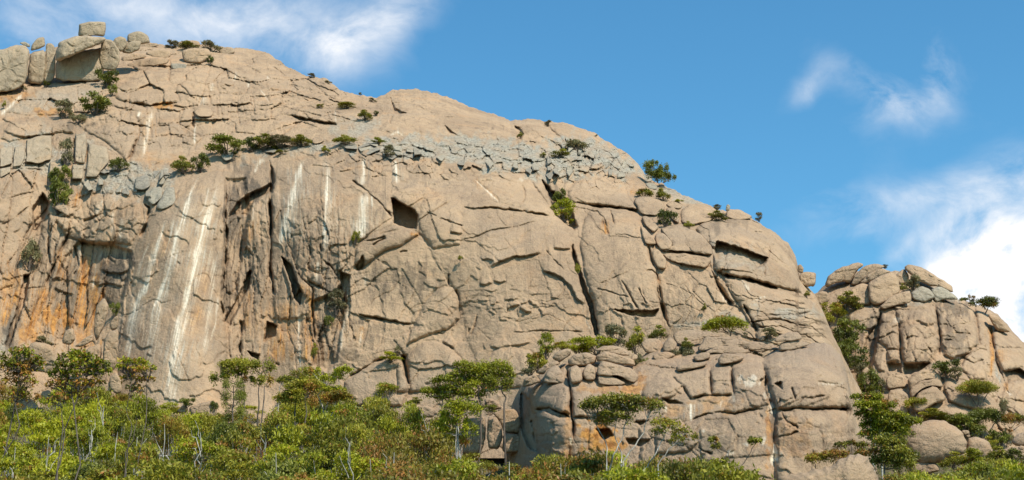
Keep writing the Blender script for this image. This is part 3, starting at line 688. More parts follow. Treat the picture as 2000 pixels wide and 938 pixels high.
# ---- stains: white mineral streaks, orange iron, black water marks, grey rock; some recess shade painted in
for p, w, a in [
    (zD(1000, 135, 970, 230, 935, 340, 900, 460, 880, 560, 852, 680, 830, 750, 800, 900, 782, 980, 765, 1150), 7.0, 1.0),
    (zD(920, 85, 880, 160, 840, 270, 815, 370, 785, 470, 765, 560, 730, 650, 700, 720, 690, 800, 680, 900), 4.2, 1.0), (zD(762, 300, 735, 380, 700, 490, 670, 600, 620, 690, 600, 800, 590, 900, 585, 1000), 5.2, 1.0),
    (zD(692, 390, 650, 490, 630, 570), 1.8, 0.7), (zD(800, 290, 770, 420, 750, 470), 2.0, 0.5), (zD(870, 170, 860, 260, 820, 380), 3.0, 0.6), (zD(960, 150, 940, 240, 900, 300), 3.0, 0.45), (zD(1000, 640, 985, 780, 960, 870), 2.2, 0.5),
    (zD(740, 650, 700, 760, 690, 860), 3.4, 0.4),
    (zB(268, 555, 232, 610, 205, 700, 172, 820, 140, 945, 120, 1050), 5.5, 0.85), (zB(358, 555, 375, 620, 370, 740, 360, 940, 365, 1050), 4.5, 0.8), (zB(563, 560, 562, 640, 552, 712), 4.5, 1.0), (zB(570, 735, 565, 830, 552, 930, 540, 1000), 6.0, 0.8),
    (zB(605, 755, 610, 820), 3.0, 0.5), (zB(730, 565, 735, 640, 742, 700), 3.4, 0.7), (zB(40, 560, 15, 590, -10, 640), 4.0, 0.6), (zA(802, 572, 775, 640, 772, 720, 740, 835), 4.0, 0.7), (zA(738, 585, 720, 612), 3.0, 0.8),
    (zA(120, 490, 50, 560, 0, 605), 4.5, 0.8), (zA(1065, 500, 1045, 555), 3.2, 0.9), (zA(1240, 370, 1225, 430), 2.2, 0.6), (zA(1300, 430, 1300, 460), 2.2, 0.8), (zA(1020, 640, 1018, 760), 2.2, 0.5), (zA(1110, 430, 1105, 480), 1.8, 0.6),
    (zD(520, 260, 510, 370), 2.6, 0.5), (zD(557, 290, 550, 400), 2.2, 0.6), (zD(470, 210, 440, 280), 2.6, 0.5), (zD(475, 430, 440, 520, 420, 640), 2.0, 0.6), (zD(365, 400, 358, 540), 2.6, 0.5),
    (zE(432, 580, 430, 740, 440, 880), 2.4, 0.6), (zE(520, 370, 510, 480), 2.6, 0.4), (zE(230, 80, 215, 200), 2.4, 0.4), (zE(660, 590, 630, 700, 620, 790), 3.0, 0.5), (zE(735, 440, 730, 500), 3.0, 0.35), (zE(720, 680, 700, 800), 2.4, 0.4),
    (zB(1140, 672, 1180, 702, 1230, 752, 1275, 795), 2.6, 0.8), (zC(306, 528, 325, 548), 2.4, 0.7), (zG(630, 680, 680, 655, 700, 660), 2.0, 0.6), (zG(570, 560, 620, 630), 2.4, 0.4),
    (zG(480, 630, 520, 690), 3.0, 0.5), (zB(700, 442, 740, 424, 770, 444), 2.2, 0.6), (zB(415, 305, 415, 375), 2.2, 0.5), (zG(920, 600, 1000, 700), 2, .1), (zF(800, 640, 830, 690), 2.6, 0.5), (zB(60, 130, 70, 150), 2, .4), (zB(20, 200, 45, 230, 70, 270), 2.4, .6)]:
    M.streak('white', p, w, a)
for p, w, a in [(zD(400, 430, 388, 520, 380, 640, 370, 830), 9, 1.0), (zD(442, 520, 432, 640, 425, 840), 7, 0.9), (zD(225, 600, 190, 700, 120, 870), 12, 0.8), (zD(60, 600, 30, 720, 0, 800), 11, 0.65), (zD(280, 420, 270, 520, 300, 600), 8, 0.5),
                (zD(395, 150, 350, 200, 330, 260), 4, 0.6), (zA(800, 572, 778, 640, 775, 720, 745, 830), 8, 0.5), (zA(470, 780, 455, 860), 5, 0.5), (zE(440, 470, 485, 560, 495, 680), 6, 0.8), (zE(380, 540, 350, 700, 330, 860), 16, 0.5),
                (zE(460, 620, 480, 740, 470, 860), 14, 0.45), (zE(215, 80, 205, 300), 9, 0.35), (zE(200, 500, 190, 700), 10, 0.3), (zC(60, 535, 110, 570, 160, 610, 205, 660), 3, 0.5), (zC(885, 600, 920, 612), 5, 0.6),
                (zD(880, 560, 850, 700, 840, 850), 12, 0.42), (zD(770, 330, 700, 520, 650, 700), 12, 0.42), (zD(940, 500, 900, 700, 870, 850), 18, 0.38), (zG(470, 560, 490, 630, 530, 690), 4, 0.6), (zG(200, 560, 205, 600), 3, 0.5), (zE(935, 250, 985, 256), 4, 0.8),
                (zF(893, 180, 903, 258), 3, 0.7), (zE(640, 600, 620, 700), 5, 0.4), (zE(720, 670, 715, 740), 6, 0.4)]:
    M.streak('orange', p, w * 1.25, min(1, a * 1.1), 0.75)
for a in [(112, 620, 26, 26, .9), (60, 655, 30, 24, .7), (12, 190, 40, 14, .55), (100, 218, 40, 8, .6), (330, 206, 26, 7, .8), (160, 660, 34, 22, .6), (45, 150, 26, 14, .3), (330, 320, 60, 14, .25), (560, 640, 40, 40, .25), (20, 560, 20, 40, .5)]:
    M.patch('orange', *a, vert=a[0] < 320 and a[1] > 500)
for p, w, a in [(zP(416, 370, 398, 450, 376, 560, 352, 660, 334, 770, 326, 860), 15, .34), (zP(385, 350, 350, 460, 322, 560, 298, 640, 290, 740), 9, .34), (zP(318, 440, 296, 520, 268, 590, 258, 700), 10, .32), (zP(420, 480, 410, 600, 396, 700), 6, .3), (zP(590, 320, 572, 400, 556, 480), 12, .3), (zP(710, 380, 706, 430, 700, 480), 12, .3), (zP(640, 330, 642, 420, 640, 500), 9, .25)]:
    M.streak('white', p, w, a, .9)
for p, w, a in [(zP(40, 470, 30, 560, 18, 660), 7, .8), (zP(92, 480, 80, 560, 60, 650), 6, .7), (zP(118, 490, 112, 580, 100, 660), 6, .8), (zP(150, 470, 148, 560, 150, 650), 7, .8), (zP(172, 500, 168, 600, 160, 660), 4, .7), (zP(195, 480, 196, 560, 190, 650), 9, .8), (zP(222, 480, 218, 560, 205, 640), 10, .8), (zP(180, 390, 176, 440, 172, 480), 5, .5),
                (zP(232, 400, 236, 450, 230, 500), 6, .5), (zP(448, 350, 446, 450, 440, 560), 8, .7), (zP(470, 380, 464, 470, 452, 560), 6, .6), (zP(495, 420, 490, 500, 480, 600), 5, .45), (zP(528, 320, 528, 420, 530, 520), 4, .6), (zP(575, 420, 580, 500, 590, 580), 6, .4), (zP(600, 460, 606, 540, 612, 640), 5, .5), (zP(640, 470, 640, 540, 636, 640), 7, .6), (zP(668, 520, 664, 600, 655, 690), 6, .5),
                (zP(690, 380, 688, 450, 690, 520), 5, .3), (zP(750, 320, 752, 380, 748, 440), 5, .3), (zP(300, 420, 282, 540, 262, 680), 6, .4), (zP(345, 440, 325, 560, 312, 700), 6, .4), (zP(392, 500, 372, 640, 362, 760), 7, .4), (zP(425, 440, 420, 560, 415, 700), 6, .35), (zP(1030, 420, 1032, 500, 1036, 600), 8, .25), (zP(935, 420, 938, 520, 940, 600), 8, .22), (zP(1195, 430, 1205, 520, 1215, 620), 7, .28), (zP(1090, 440, 1096, 520, 1100, 600), 7, .2)]:
    M.streak('dark', p, w, a, .8)
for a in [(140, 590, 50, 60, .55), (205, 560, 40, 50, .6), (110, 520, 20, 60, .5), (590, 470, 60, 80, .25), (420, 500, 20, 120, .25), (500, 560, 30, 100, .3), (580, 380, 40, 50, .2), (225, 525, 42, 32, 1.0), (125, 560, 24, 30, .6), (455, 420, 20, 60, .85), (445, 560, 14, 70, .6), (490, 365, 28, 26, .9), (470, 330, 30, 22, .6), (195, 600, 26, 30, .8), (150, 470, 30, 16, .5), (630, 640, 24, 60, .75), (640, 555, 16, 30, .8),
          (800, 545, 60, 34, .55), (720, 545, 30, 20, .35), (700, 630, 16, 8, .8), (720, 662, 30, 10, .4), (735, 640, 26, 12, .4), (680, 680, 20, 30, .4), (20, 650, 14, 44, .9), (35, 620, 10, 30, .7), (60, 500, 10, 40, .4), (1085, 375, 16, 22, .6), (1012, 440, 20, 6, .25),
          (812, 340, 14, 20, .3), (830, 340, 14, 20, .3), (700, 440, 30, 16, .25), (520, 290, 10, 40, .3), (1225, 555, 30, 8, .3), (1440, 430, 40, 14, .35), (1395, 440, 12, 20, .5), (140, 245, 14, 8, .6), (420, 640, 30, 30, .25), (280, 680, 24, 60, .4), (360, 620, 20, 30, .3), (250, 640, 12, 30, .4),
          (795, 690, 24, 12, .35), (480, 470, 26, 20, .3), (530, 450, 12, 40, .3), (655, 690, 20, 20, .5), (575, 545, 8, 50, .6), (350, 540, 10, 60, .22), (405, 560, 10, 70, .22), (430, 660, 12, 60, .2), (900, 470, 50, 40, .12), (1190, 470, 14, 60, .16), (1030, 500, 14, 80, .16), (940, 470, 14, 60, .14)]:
    M.patch('dark', *a)  # dark stains, plus shade painted under the overhang and in the chimney gully
for p, a in [(zB(440, 482, 560, 466, 700, 470, 780, 447, 920, 436, 1060, 446, 1180, 456, 1340, 470, 1460, 500, 1560, 470, 1640, 440, 1760, 470, 1900, 520, 2000, 580, 2030, 650, 1900, 660, 1800, 620, 1700, 640, 1560, 680, 1400, 640, 1200, 628, 1120, 602, 1060, 582, 960, 567, 830, 562, 750, 557, 520, 512, 440, 512), 1.0),
             (zB(0, 525, 120, 500, 260, 490, 440, 480, 450, 515, 200, 522, 50, 532, -60, 590, -60, 550), 0.85), (zB(390, 430, 440, 385, 560, 355, 660, 350, 620, 420, 560, 462, 440, 462), 0.7),
             (zA(440, 938, 480, 900, 580, 880, 680, 850, 760, 870, 860, 880, 940, 890, 900, 990, 760, 1020, 600, 1010, 450, 1000), 0.95), (zA(390, 730, 450, 700, 490, 760, 580, 780, 560, 880, 460, 938, 375, 938), 0.7),
             (zA(0, 770, 140, 720, 275, 700, 330, 830, 320, 930, 180, 900, 60, 880, 0, 930), 0.9), (zA(30, 590, 120, 520, 200, 460, 300, 425, 430, 405, 520, 410, 572, 440, 540, 480, 420, 500, 380, 560, 280, 600, 160, 605), 0.4),
             (zA(290, 420, 300, 330, 400, 300, 520, 300, 520, 410), 0.55), (zG(430, 400, 460, 400, 700, 470, 700, 520, 560, 510, 450, 480), 0.5), (zG(630, 720, 720, 725, 900, 712, 940, 730, 800, 750, 640, 745), 0.8),
             (zG(300, 790, 400, 770, 500, 730, 580, 735, 600, 760, 500, 790, 400, 800), 0.7), (zP(1280, 370, 1300, 360, 1400, 405, 1380, 412, 1320, 395), 0.75)]:
    M.area('grey', p, a)
M.streak('grey', zP(30, 600, 12, 660, 0, 700), 8, .9)
main_o = M.build('mountain', ROCK)
tag(main_o, 'huge sunlit granite mountain face with white streaks and a grey rock band', kind='structure')

# ============================================================ right hand outcrop beyond the gully
right_depth = RBF([(1560, 560, 272), (1620, 560, 268), (1700, 520, 276), (1800, 520, 280), (1760, 620, 256), (1850, 620, 258), (1950, 640, 262), (1640, 700, 258), (1760, 720, 247), (1960, 740, 246),
                   (1600, 850, 240), (1750, 830, 236), (1950, 830, 236), (1760, 920, 228), (2150, 700, 262), (2150, 900, 236), (2350, 780, 262), (2350, 920, 244), (1850, 545, 275), (1940, 610, 272)])
RS = [(1560, 600), (1600, 570), (1615, 556), (1630, 545), (1660, 532), (1690, 528), (1720, 528), (1745, 530), (1775, 530), (1800, 536), (1830, 556), (1860, 580), (1880, 588), (1900, 593), (1925, 601), (1950, 616),
      (1965, 630), (1978, 648), (1990, 660), (2000, 670), (2060, 730), (2150, 780), (2350, 860)]
Rt = Sheet(RS, 925, 1560, 2340, 2.0, 230, right_depth, rim=(6, 16), relief_amp=1.1)
for poly, hgt, rad, gr in [
    (zH(430, 380, 450, 340, 500, 345, 535, 390, 537, 460, 542, 520, 548, 590, 480, 602, 470, 520, 420, 480), 3.0, 16, .8),
    (zH(500, 300, 560, 308, 640, 285, 722, 322, 742, 420, 742, 520, 692, 590, 640, 622, 560, 612, 545, 500, 537, 400), 4.0, 24, 1.0),
    (zH(722, 312, 780, 282, 860, 287, 922, 322, 932, 420, 942, 500, 882, 540, 830, 592, 770, 562, 747, 480), 4.2, 26, 1.0),
    (zH(924, 312, 970, 332, 988, 380, 1000, 520, 985, 690, 900, 690, 850, 620, 885, 545, 945, 500, 934, 420), 2.4, 20, .8),
    (zH(1010, 440, 1060, 430, 1110, 450, 1172, 520, 1172, 620, 1065, 632, 1030, 560), 3.2, 24, .6), (zH(275, 350, 330, 315, 400, 305, 440, 330, 432, 400, 410, 442, 330, 422, 280, 390), 2.6, 18, .9),
    (zH(1075, 690, 1172, 690, 1172, 880, 1100, 860, 1060, 780), 2.0, 20, .5), (zH(750, 662, 860, 690, 940, 720, 1050, 800, 1060, 860, 900, 832, 790, 792, 760, 722), 3.0, 20, .9),
    (zH(640, 852, 720, 792, 800, 800, 920, 852, 900, 900, 640, 900), 2.6, 16, .8), (zH(400, 560, 470, 540, 480, 600, 470, 650, 430, 640), 1.8, 12, .6)]:
    Rt.bulge(poly, hgt, rad, 2.0, gr)
Rt.pit(zH(1065, 634, 1152, 630, 1180, 650, 1180, 682, 1080, 690), 3.5, 3)
Rt.pit(zH(560, 600, 690, 600, 640, 640, 560, 650), 2.6, 5)
Rt.pit(zH(370, 480, 420, 400, 440, 340, 430, 440, 410, 560, 390, 640, 340, 600), 3.2, 6)
Rt.pit(zH(800, 590, 830, 560, 900, 540, 860, 600, 820, 610), 2.0, 4)
Rt.pit(zH(485, 605, 548, 600, 550, 645, 485, 645), 2.0, 3)
for p, w, d in [(zH(722, 320, 742, 420, 745, 560), 3, 2.2), (zH(536, 390, 540, 520, 550, 600), 2.4, 2), (zH(920, 320, 930, 420, 942, 500), 2, 1.4), (zH(1005, 400, 1015, 480, 1025, 580, 1075, 690, 1100, 760), 3, 2),
                (zH(560, 480, 600, 460, 680, 470, 740, 440), 1.8, .9), (zH(470, 460, 500, 440, 535, 450), 1.8, 1.2), (zH(470, 540, 505, 530, 545, 535), 1.8, 1.2), (zH(760, 480, 820, 470, 860, 440), 1.6, .8),
                (zH(770, 360, 840, 350, 900, 340), 1.5, .8), (zH(830, 390, 850, 340, 845, 300), 1.5, .7), (zH(760, 420, 830, 400, 910, 400), 1.5, .7), (zH(620, 380, 680, 410, 720, 400), 1.6, .8), (zH(500, 320, 620, 330, 700, 325), 1.8, 1),
                (zH(1040, 520, 1100, 515, 1172, 530), 1.8, 1), (zH(930, 520, 980, 530), 1.6, .8), (zH(800, 440, 900, 450), 1.6, .7), (zH(560, 400, 580, 470, 570, 560), 1.5, .8), (zH(660, 480, 700, 540, 690, 590), 1.6, .9), (zH(850, 560, 920, 600, 960, 580), 1.6, .8)]:
    Rt.crack(p, w, d)
for (cx, cy, rx, ry, A, sx, sy) in [(1865, 620, 60, 60, 0.9, 13, 13), (1800, 620, 60, 70, .7, 22, 26), (1950, 760, 60, 60, .6, 20, 20)]:
    wgt = np.exp(-(((Rt.x - cx) / rx) ** 2 + ((Rt.y - cy) / ry) ** 2) ** 1.5)
    q = 1.7 * N2(Rt.wx / (1.4 * sx), Rt.wy / (1.4 * sy)); f = np.floor(q)
    Rt.h += A * wgt * 0.6 * (f + sm((q - f) / 0.12))
Rt.streak('orange', zH(985, 370, 1008, 460, 1012, 560, 1000, 690), 4, 1.0); Rt.streak('grey', zH(1005, 400, 1022, 520, 1030, 640, 1060, 720), 4, .9)
Rt.streak('orange', zH(1040, 520, 1060, 600), 8, .5); Rt.streak('orange', zH(1075, 690, 1090, 760), 4, .8); Rt.streak('white', zH(528, 362, 532, 395), 3, 1.0); Rt.streak('white', zH(1080, 740, 1110, 760), 2.4, .7)
Rt.streak('white', zH(300, 330, 296, 375), 5, .35); Rt.streak('grey', zH(430, 380, 410, 480, 390, 560), 3.5, .9)
for a in [(1860, 600, 36, 30, .7), (1870, 665, 30, 26, .6), (1800, 710, 26, 18, .5), (1720, 620, 14, 30, .5), (1705, 660, 18, 40, .8), (1980, 730, 24, 12, .5), (1790, 600, 20, 30, .25), (1850, 640, 30, 30, .5)]:
    Rt.patch('dark', *a)
Rt.area('grey', zH(595, 235, 650, 205, 740, 205, 800, 235, 840, 275, 740, 285, 600, 285), .9)
for a in [(1800, 640, 240, 120, 40, 30, .8, 41, .45, .1), (1950, 760, 120, 110, 50, 40, .7, 42, .45), (1720, 780, 140, 90, 44, 26, .8, 43, .45, -.3)]:
    Rt.blocky(*a)
right_o = Rt.build('rock_hill', ROCK)
tag(right_o, 'lower tan rock hill right of the gully, split into upright bulging columns', kind='structure')

# ============================================================ outcrop in front of the face
front_depth = RBF([(985, 800, 196), (1005, 780, 190), (1020, 860, 181), (1035, 780, 178), (1050, 850, 172), (1100, 900, 169), (1100, 700, 179), (1180, 800, 170), (1200, 700, 180), (1300, 800, 167), (1300, 900, 164), (1300, 720, 173), (1320, 655, 188),
                   (1450, 900, 161), (1450, 800, 165), (1450, 720, 170), (1450, 670, 182), (1560, 880, 160), (1560, 800, 163), (1560, 720, 167), (1560, 668, 178), (1640, 850, 162), (1640, 700, 174), (1680, 860, 167), (1715, 930, 172), (1690, 960, 166), (1200, 960, 164), (1450, 960, 158), (1060, 960, 170)])
FS = [(985, 850), (1000, 790), (1010, 768), (1020, 750), (1040, 738), (1060, 728), (1085, 716), (1110, 706), (1240, 712), (1262, 690), (1290, 668), (1320, 668), (1360, 672), (1400, 672), (1440, 676), (1470, 690), (1492, 700), (1520, 682), (1545, 677), (1590, 671), (1610, 670), (1628, 677),
      (1642, 694), (1652, 718), (1660, 760), (1668, 800), (1672, 826), (1682, 840), (1698, 858), (1708, 880), (1716, 938), (1724, 1000)]
Fr = Sheet(FS, 1090, 985, 1722, 1.6, 210, front_depth, rim=(4, 10), relief_amp=0.75)
for poly, hgt, rad, gr in [
    (z4(150, 400, 200, 380, 330, 380, 385, 400, 396, 480, 395, 562, 350, 552, 270, 522, 190, 532, 165, 460), 2.2, 14, .8), (z4(190, 562, 230, 526, 300, 562, 400, 592, 406, 700, 392, 765, 380, 900, 210, 900, 200, 680), 2.6, 16, .8),
    (z4(395, 400, 520, 382, 560, 402, 640, 392, 720, 392, 740, 440, 660, 540, 520, 572, 410, 577), 1.6, 14, .7), (z4(800, 442, 830, 372, 900, 342, 990, 347, 1036, 387, 990, 452, 930, 482, 830, 472), 2.2, 16, .4),
    (z5(40, 330, 250, 285, 260, 455, 150, 468, 90, 400), 1.2, 12, .6), (z5(258, 285, 380, 272, 392, 440, 270, 452), 1.2, 12, .6), (z5(385, 275, 470, 250, 560, 260, 580, 360, 575, 420, 600, 500, 400, 555, 330, 545, 395, 450), 1.6, 18, .3),
    (z5(560, 250, 700, 200, 860, 155, 950, 170, 1012, 222, 1050, 330, 1085, 525, 900, 523, 760, 520, 640, 530, 600, 400), 2.6, 26, .5), (z5(640, 540, 760, 527, 900, 532, 1088, 537, 1110, 640, 1180, 720, 1240, 960, 1240, 1150, 640, 1150, 625, 700), 2.4, 26, .5),
    (z5(-150, 640, 150, 600, 250, 552, 400, 557, 590, 522, 615, 700, 610, 860, 640, 1150, -150, 1150), 2.0, 26, .4), (z5(0, 600, 80, 590, 190, 720, 120, 780, -60, 780, -60, 640), 1.4, 12, .5)]:
    Fr.bulge(poly, hgt, rad, 2.0, gr)
for poly, d in [(z4(540, 640, 622, 640, 640, 680, 590, 706, 570, 680), 2.6), (z4(930, 470, 1010, 480, 1036, 490, 960, 500), 1.6), (z4(760, 600, 850, 600, 800, 625), 1.4), (z4(715, 700, 850, 705, 800, 738, 730, 730), 1.8), (z5(540, 365, 575, 340, 600, 380, 570, 400), 1.2), (z5(635, 385, 665, 375, 672, 415, 645, 400), 1.4), (z5(560, 290, 590, 300, 640, 480, 645, 600, 650, 850, 615, 850, 618, 560, 575, 420), 0.3), (z4(110, 440, 165, 470, 190, 560, 172, 610, 205, 780, 160, 760, 110, 640), 2.2)]:
    Fr.pit(poly, d, 3)
for p, w, d in [(z4(383, 290, 390, 420, 400, 560, 410, 690), 2.6, 2.4), (z5(640, 532, 700, 538, 760, 522, 900, 527, 1086, 532), 2.4, 2.0), (z5(255, 300, 265, 450), 1.8, 1.2), (z5(380, 280, 385, 380, 395, 440), 2.2, 1.5), (z5(150, 465, 270, 452, 392, 448), 1.7, 1.1),
                (z5(150, 600, 250, 550, 400, 556, 590, 520), 1.6, .9), (z5(560, 290, 582, 360, 572, 420, 602, 480, 622, 560), 1.8, .8), (z5(760, 510, 800, 460, 860, 465, 920, 455), 1.5, .8), (z5(870, 370, 960, 380, 1040, 382), 1.4, .5), (z5(660, 540, 700, 600, 770, 650), 1.6, .8), (z5(640, 690, 720, 680, 770, 660), 1.6, .8),
                (z4(400, 575, 480, 570, 560, 572), 2.4, 1.8), (z4(200, 530, 270, 520, 350, 552, 395, 580), 2.4, 1.6), (z4(1040, 390, 1070, 440, 1090, 470), 1.5, .9), (z5(640, 500, 665, 470), 2, 1), (z5(720, 400, 750, 470), 1.6, .8), (z5(180, 740, 220, 770, 270, 790), 2, 1), (z4(170, 590, 200, 760), 3, 2.0)]:
    Fr.crack(p, w, d)
for a in [(1100, 900, 30, 30, .5), (1170, 845, 30, 36, 1.0), (1190, 870, 26, 24, .9), (1155, 860, 20, 40, .7), (1230, 762, 26, 10, .7), (1180, 760, 40, 10, .5), (1110, 830, 10, 40, .4), (1400, 785, 40, 20, .35), (1330, 800, 30, 14, .4), (1500, 840, 6, 60, .6), (1250, 740, 12, 16, .6), (1540, 860, 60, 40, .25)]:
    Fr.patch('orange', *a, vert=False)
for p, w, a in [(z5(140, 490, 143, 540, 145, 600), 5, 1.0), (z5(598, 485, 604, 520, 606, 565), 3.4, 1.0), (z5(0, 510, 5, 550), 3, .8), (z5(395, 450, 400, 490), 2, .6), (z5(860, 380, 960, 385, 1040, 382), 1.6, .4), (z4(395, 690, 402, 740), 3.4, .7), (z5(330, 470, 310, 530), 3, .35)]:
    Fr.streak('white', p, w, a)
for px, py, rx, ry, a in [(1517, 890, 10, 16, .9), (1465, 745, 14, 8, .5), (1500, 770, 10, 6, .3), (1430, 770, 6, 14, .3), (1495, 858, 5, 8, .5), (1425, 885, 8, 4, .5), (1372, 842, 6, 3, .6), (1455, 868, 6, 3, .5)]:
    Fr.patch('white', px, py, rx, ry, a, ragged=1.6)
for a in [(1510, 830, 8, 70, .7), (1430, 760, 6, 20, .4), (1500, 745, 7, 24, .7), (1520, 790, 5, 10, .4), (1540, 845, 30, 8, .3), (1030, 790, 14, 30, .4), (1065, 870, 20, 20, .3), (1420, 870, 50, 30, .3), (1560, 880, 14, 40, .3), (1600, 880, 30, 30, .2), (1330, 870, 40, 30, .3), (1610, 835, 16, 8, .4), (1400, 820, 40, 16, .25)]:
    Fr.patch('dark', *a)  # dark marks, including shade painted on the left-facing side of the outcrop
for a in [(1350, 700, 200, 40, 70, 20, .5, 31, .4, -.1), (1400, 850, 330, 130, 90, 50, .45, 32, .4), (1110, 820, 110, 120, 50, 60, .45, 33, .4)]:
    Fr.blocky(*a)
front_o = Fr.build('rock_outcrop', PINK)
tag(front_o, 'blocky pinkish granite outcrop with orange stain standing in front of the main face', kind='structure')
# ============================================================ separate stones
def chaikin(p, n=2):
    for _ in range(n):
        q = np.roll(p, -1, 0)
        p = np.stack([0.84 * p + 0.16 * q, 0.16 * p + 0.84 * q], 1).reshape(-1, 2)
    return p
def resample(p, n):
    q = np.vstack([p, p[:1]]); L = np.concatenate([[0], np.cumsum(np.hypot(*np.diff(q, axis=0).T))])
    t = np.linspace(0, L[-1], n, endpoint=False)
    return np.stack([np.interp(t, L, q[:, 0]), np.interp(t, L, q[:, 1])], -1)
_bn = [0]
def stone(name, poly, D, T=1.5, p=3.0, mat=None, amp=0.5, round_=1, off=0.0, back=1.0, tmax=0.0):
    """a closed stone with a traced outline: D is a depth in metres or a depth surface, T its half thickness in metres"""
    _bn[0] += 1; sd = _bn[0] * 37.7
    poly = np.asarray(poly, float)
    poly = chaikin(poly, round_)
    per = np.hypot(*np.diff(np.vstack([poly, poly[:1]]), axis=0).T).sum()
    n = int(np.clip(per / 2.4, 24, 150)); K = int(np.clip(per / 17, 7, 30))
    p = p + 1.6; amp = amp * 1.25
    ext = np.ptp(poly, axis=0).min() * 0.078
    T = max(tmax, min(T, 0.42 * ext + 0.15))
    b = resample(poly, n)
    c = b.mean(0)
    nz = per / 260.0
    b = b + (nz * 2.2) * np.stack([N2(b[:, 0] / 14 + sd, b[:, 1] / 14), N2(b[:, 0] / 14, b[:, 1] / 14 + sd)], -1)
    kk_ = np.arange(-(n // 5), n // 5 + 1)
    bsm = np.mean([np.roll(b - c, int(k_), 0) for k_ in kk_], 0); bsm *= np.sqrt(((b - c) ** 2).sum() / (bsm ** 2).sum()) * .92
    th = (np.arange(1, K + 1) / K) * math.pi / 2
    r = 0.45 * np.arange(1, K + 1) / K + 0.55 * np.sin(th) ** (2 / p)
    r[-1] = 1.0
    h = np.maximum(0, 1 - r ** p) ** (1 / p)
    V, rings = [], []
    def layer(rr, hh, sgn):
        q = c + (bsm + (b - c - bsm) * rr ** 1.3) * rr
        dep = D(q[:, 0], q[:, 1]) if callable(D) else np.full(n, float(D))
        f = dep - off
        if sgn > 0:
            gp, ch = cells(q[:, 0] + sd + 4 * N2(q[:, 0] / 20, q[:, 1] / 20), q[:, 1] + 4 * N2(q[:, 0] / 20 + 9, q[:, 1] / 20), 30.0, 17.0, _bn[0])
            rel = (relief(q[:, 0] + sd, q[:, 1] + sd * 0.3) + .32 * ch - .25 * np.exp(-(gp / .08) ** 2)) * amp * min(1.0, T / 1.1) * min(1, (1 - rr) * 6)
            f = f - T * hh - rel
        else: f = f + T * back * hh
        return at(q[:, 0], q[:, 1], f)
    cz = D(np.array([c[0]]), np.array([c[1]])) if callable(D) else np.array([float(D)])
    V.append(at(np.array([c[0]]), np.array([c[1]]), cz - off - T - relief(np.array([c[0] + sd]), np.array([c[1] + sd * 0.3])) * amp * min(1.0, T / 1.1)))
    for k in range(K): V.append(layer(r[k], h[k], 1))
    for k in range(K - 2, -1, -2): V.append(layer(r[k], h[k], -1))
    V.append(at(np.array([c[0]]), np.array([c[1]]), cz - off + T * back))
    nl = len(V) - 2
    V = np.concatenate(V)
    F = []
    i = np.arange(n); j = (i + 1) % n
    tri = [np.stack([np.zeros(n, int), 1 + i, 1 + j, 1 + j], -1)]
    for k in range(nl - 1):
        a = 1 + k * n
        tri.append(np.stack([a + i, a + n + i, a + n + j, a + j], -1))
    last = len(V) - 1; a = 1 + (nl - 1) * n
    me = bpy.data.meshes.new(name)
    faces = [(0, 1 + x, 1 + y) for x, y in zip(i, j)] + [tuple(q) for q in np.concatenate(tri[1:])] + [(a + y, a + x, last) for x, y in zip(i, j)]
    lo = V[V[:, 2].argmin()]
    org = np.array([V[:, 0].mean(), V[:, 1].mean(), V[:, 2].min()])
    me.from_pydata([tuple(v) for v in (V - org)], [], [tuple(int(z) for z in f) for f in faces])
    me.polygons.foreach_set('use_smooth', np.ones(len(me.polygons), bool))
    me.update(); me.materials.append(mat or ROCK)
    o = bpy.data.objects.new(name, me); o.location = org
    COL.objects.link(o)
    return o
def part(o, parent):
    o.parent = parent; return o
def loose(poly, D, label, T=1.5, p=2.6, mat=None, amp=0.4, cat='boulder', name='boulder', group=None, **k):
    o = stone(name, poly, D, T, p, mat, amp, **k)
    return tag(o, label, cat, group)

class Stand:
    """depth of a stone that stands upright on the slope at its foot"""
    def __init__(s, dx=0.0): s.dx = dx
def stand_depth(poly, sheet, dx):
    poly = np.asarray(poly); c = poly.mean(0); b = poly[:, 1].max()
    top = float(np.interp(c[0], sheet.px, sheet.top))
    d = float(sheet.D(c[0], max(b - 5, top + 4))[0])
    return lambda x, y: d + dx + 0.035 * (b - y)
_stone0 = stone; _sit = [None]
def stone(name, poly, D, *a, **k):
    if isinstance(D, Stand): D = stand_depth(poly, M, D.dx)
    elif _sit[0] is not None and not callable(D):
        f = stand_depth(poly, _sit[0], -0.25); d0 = float(D)
        D = lambda x, y: np.minimum(f(x, y), d0)
    return _stone0(name, poly, D, *a, **k)
# ---- summit stones on the left skyline
SB = float(M.D(160, 160)[0])
def SUd(v): return Stand(v)
loose(zA(411, 190, 411, 150, 413, 130, 425, 121, 500, 112, 552, 113, 556, 140, 549, 192, 500, 188, 430, 195), SB + 2.5, 'pale square block perched on top of the summit, highest stone of all', 2.6, 5, PALE, 0.3, name='perched_boulder', round_=1)
loose(zA(292, 322, 293, 270, 305, 225, 340, 205, 410, 190, 450, 187, 545, 197, 552, 214, 505, 240, 440, 262, 380, 290, 330, 314), SB - 2.2, 'overhanging curved slab under the perched summit block, dark hollow beneath it', 3.6, 3.0, PALE, 0.5, tmax=2.6)
loose(zA(530, 200, 590, 213, 626, 260, 626, 330, 600, 372, 530, 364, 522, 300), SB + 0.2, 'grey upright boulder right of the overhanging summit slab', 2.2, 3.4, PALE, 0.5)
loose(zA(290, 318, 340, 300, 440, 262, 545, 250, 540, 400, 520, 425, 290, 430), lambda x, y: SB + 1.6 - 0.022 * (y - 105), 'pale smooth rock wall in the hollow under the overhanging summit slab', 1.8, 4, PALE, 0.3)
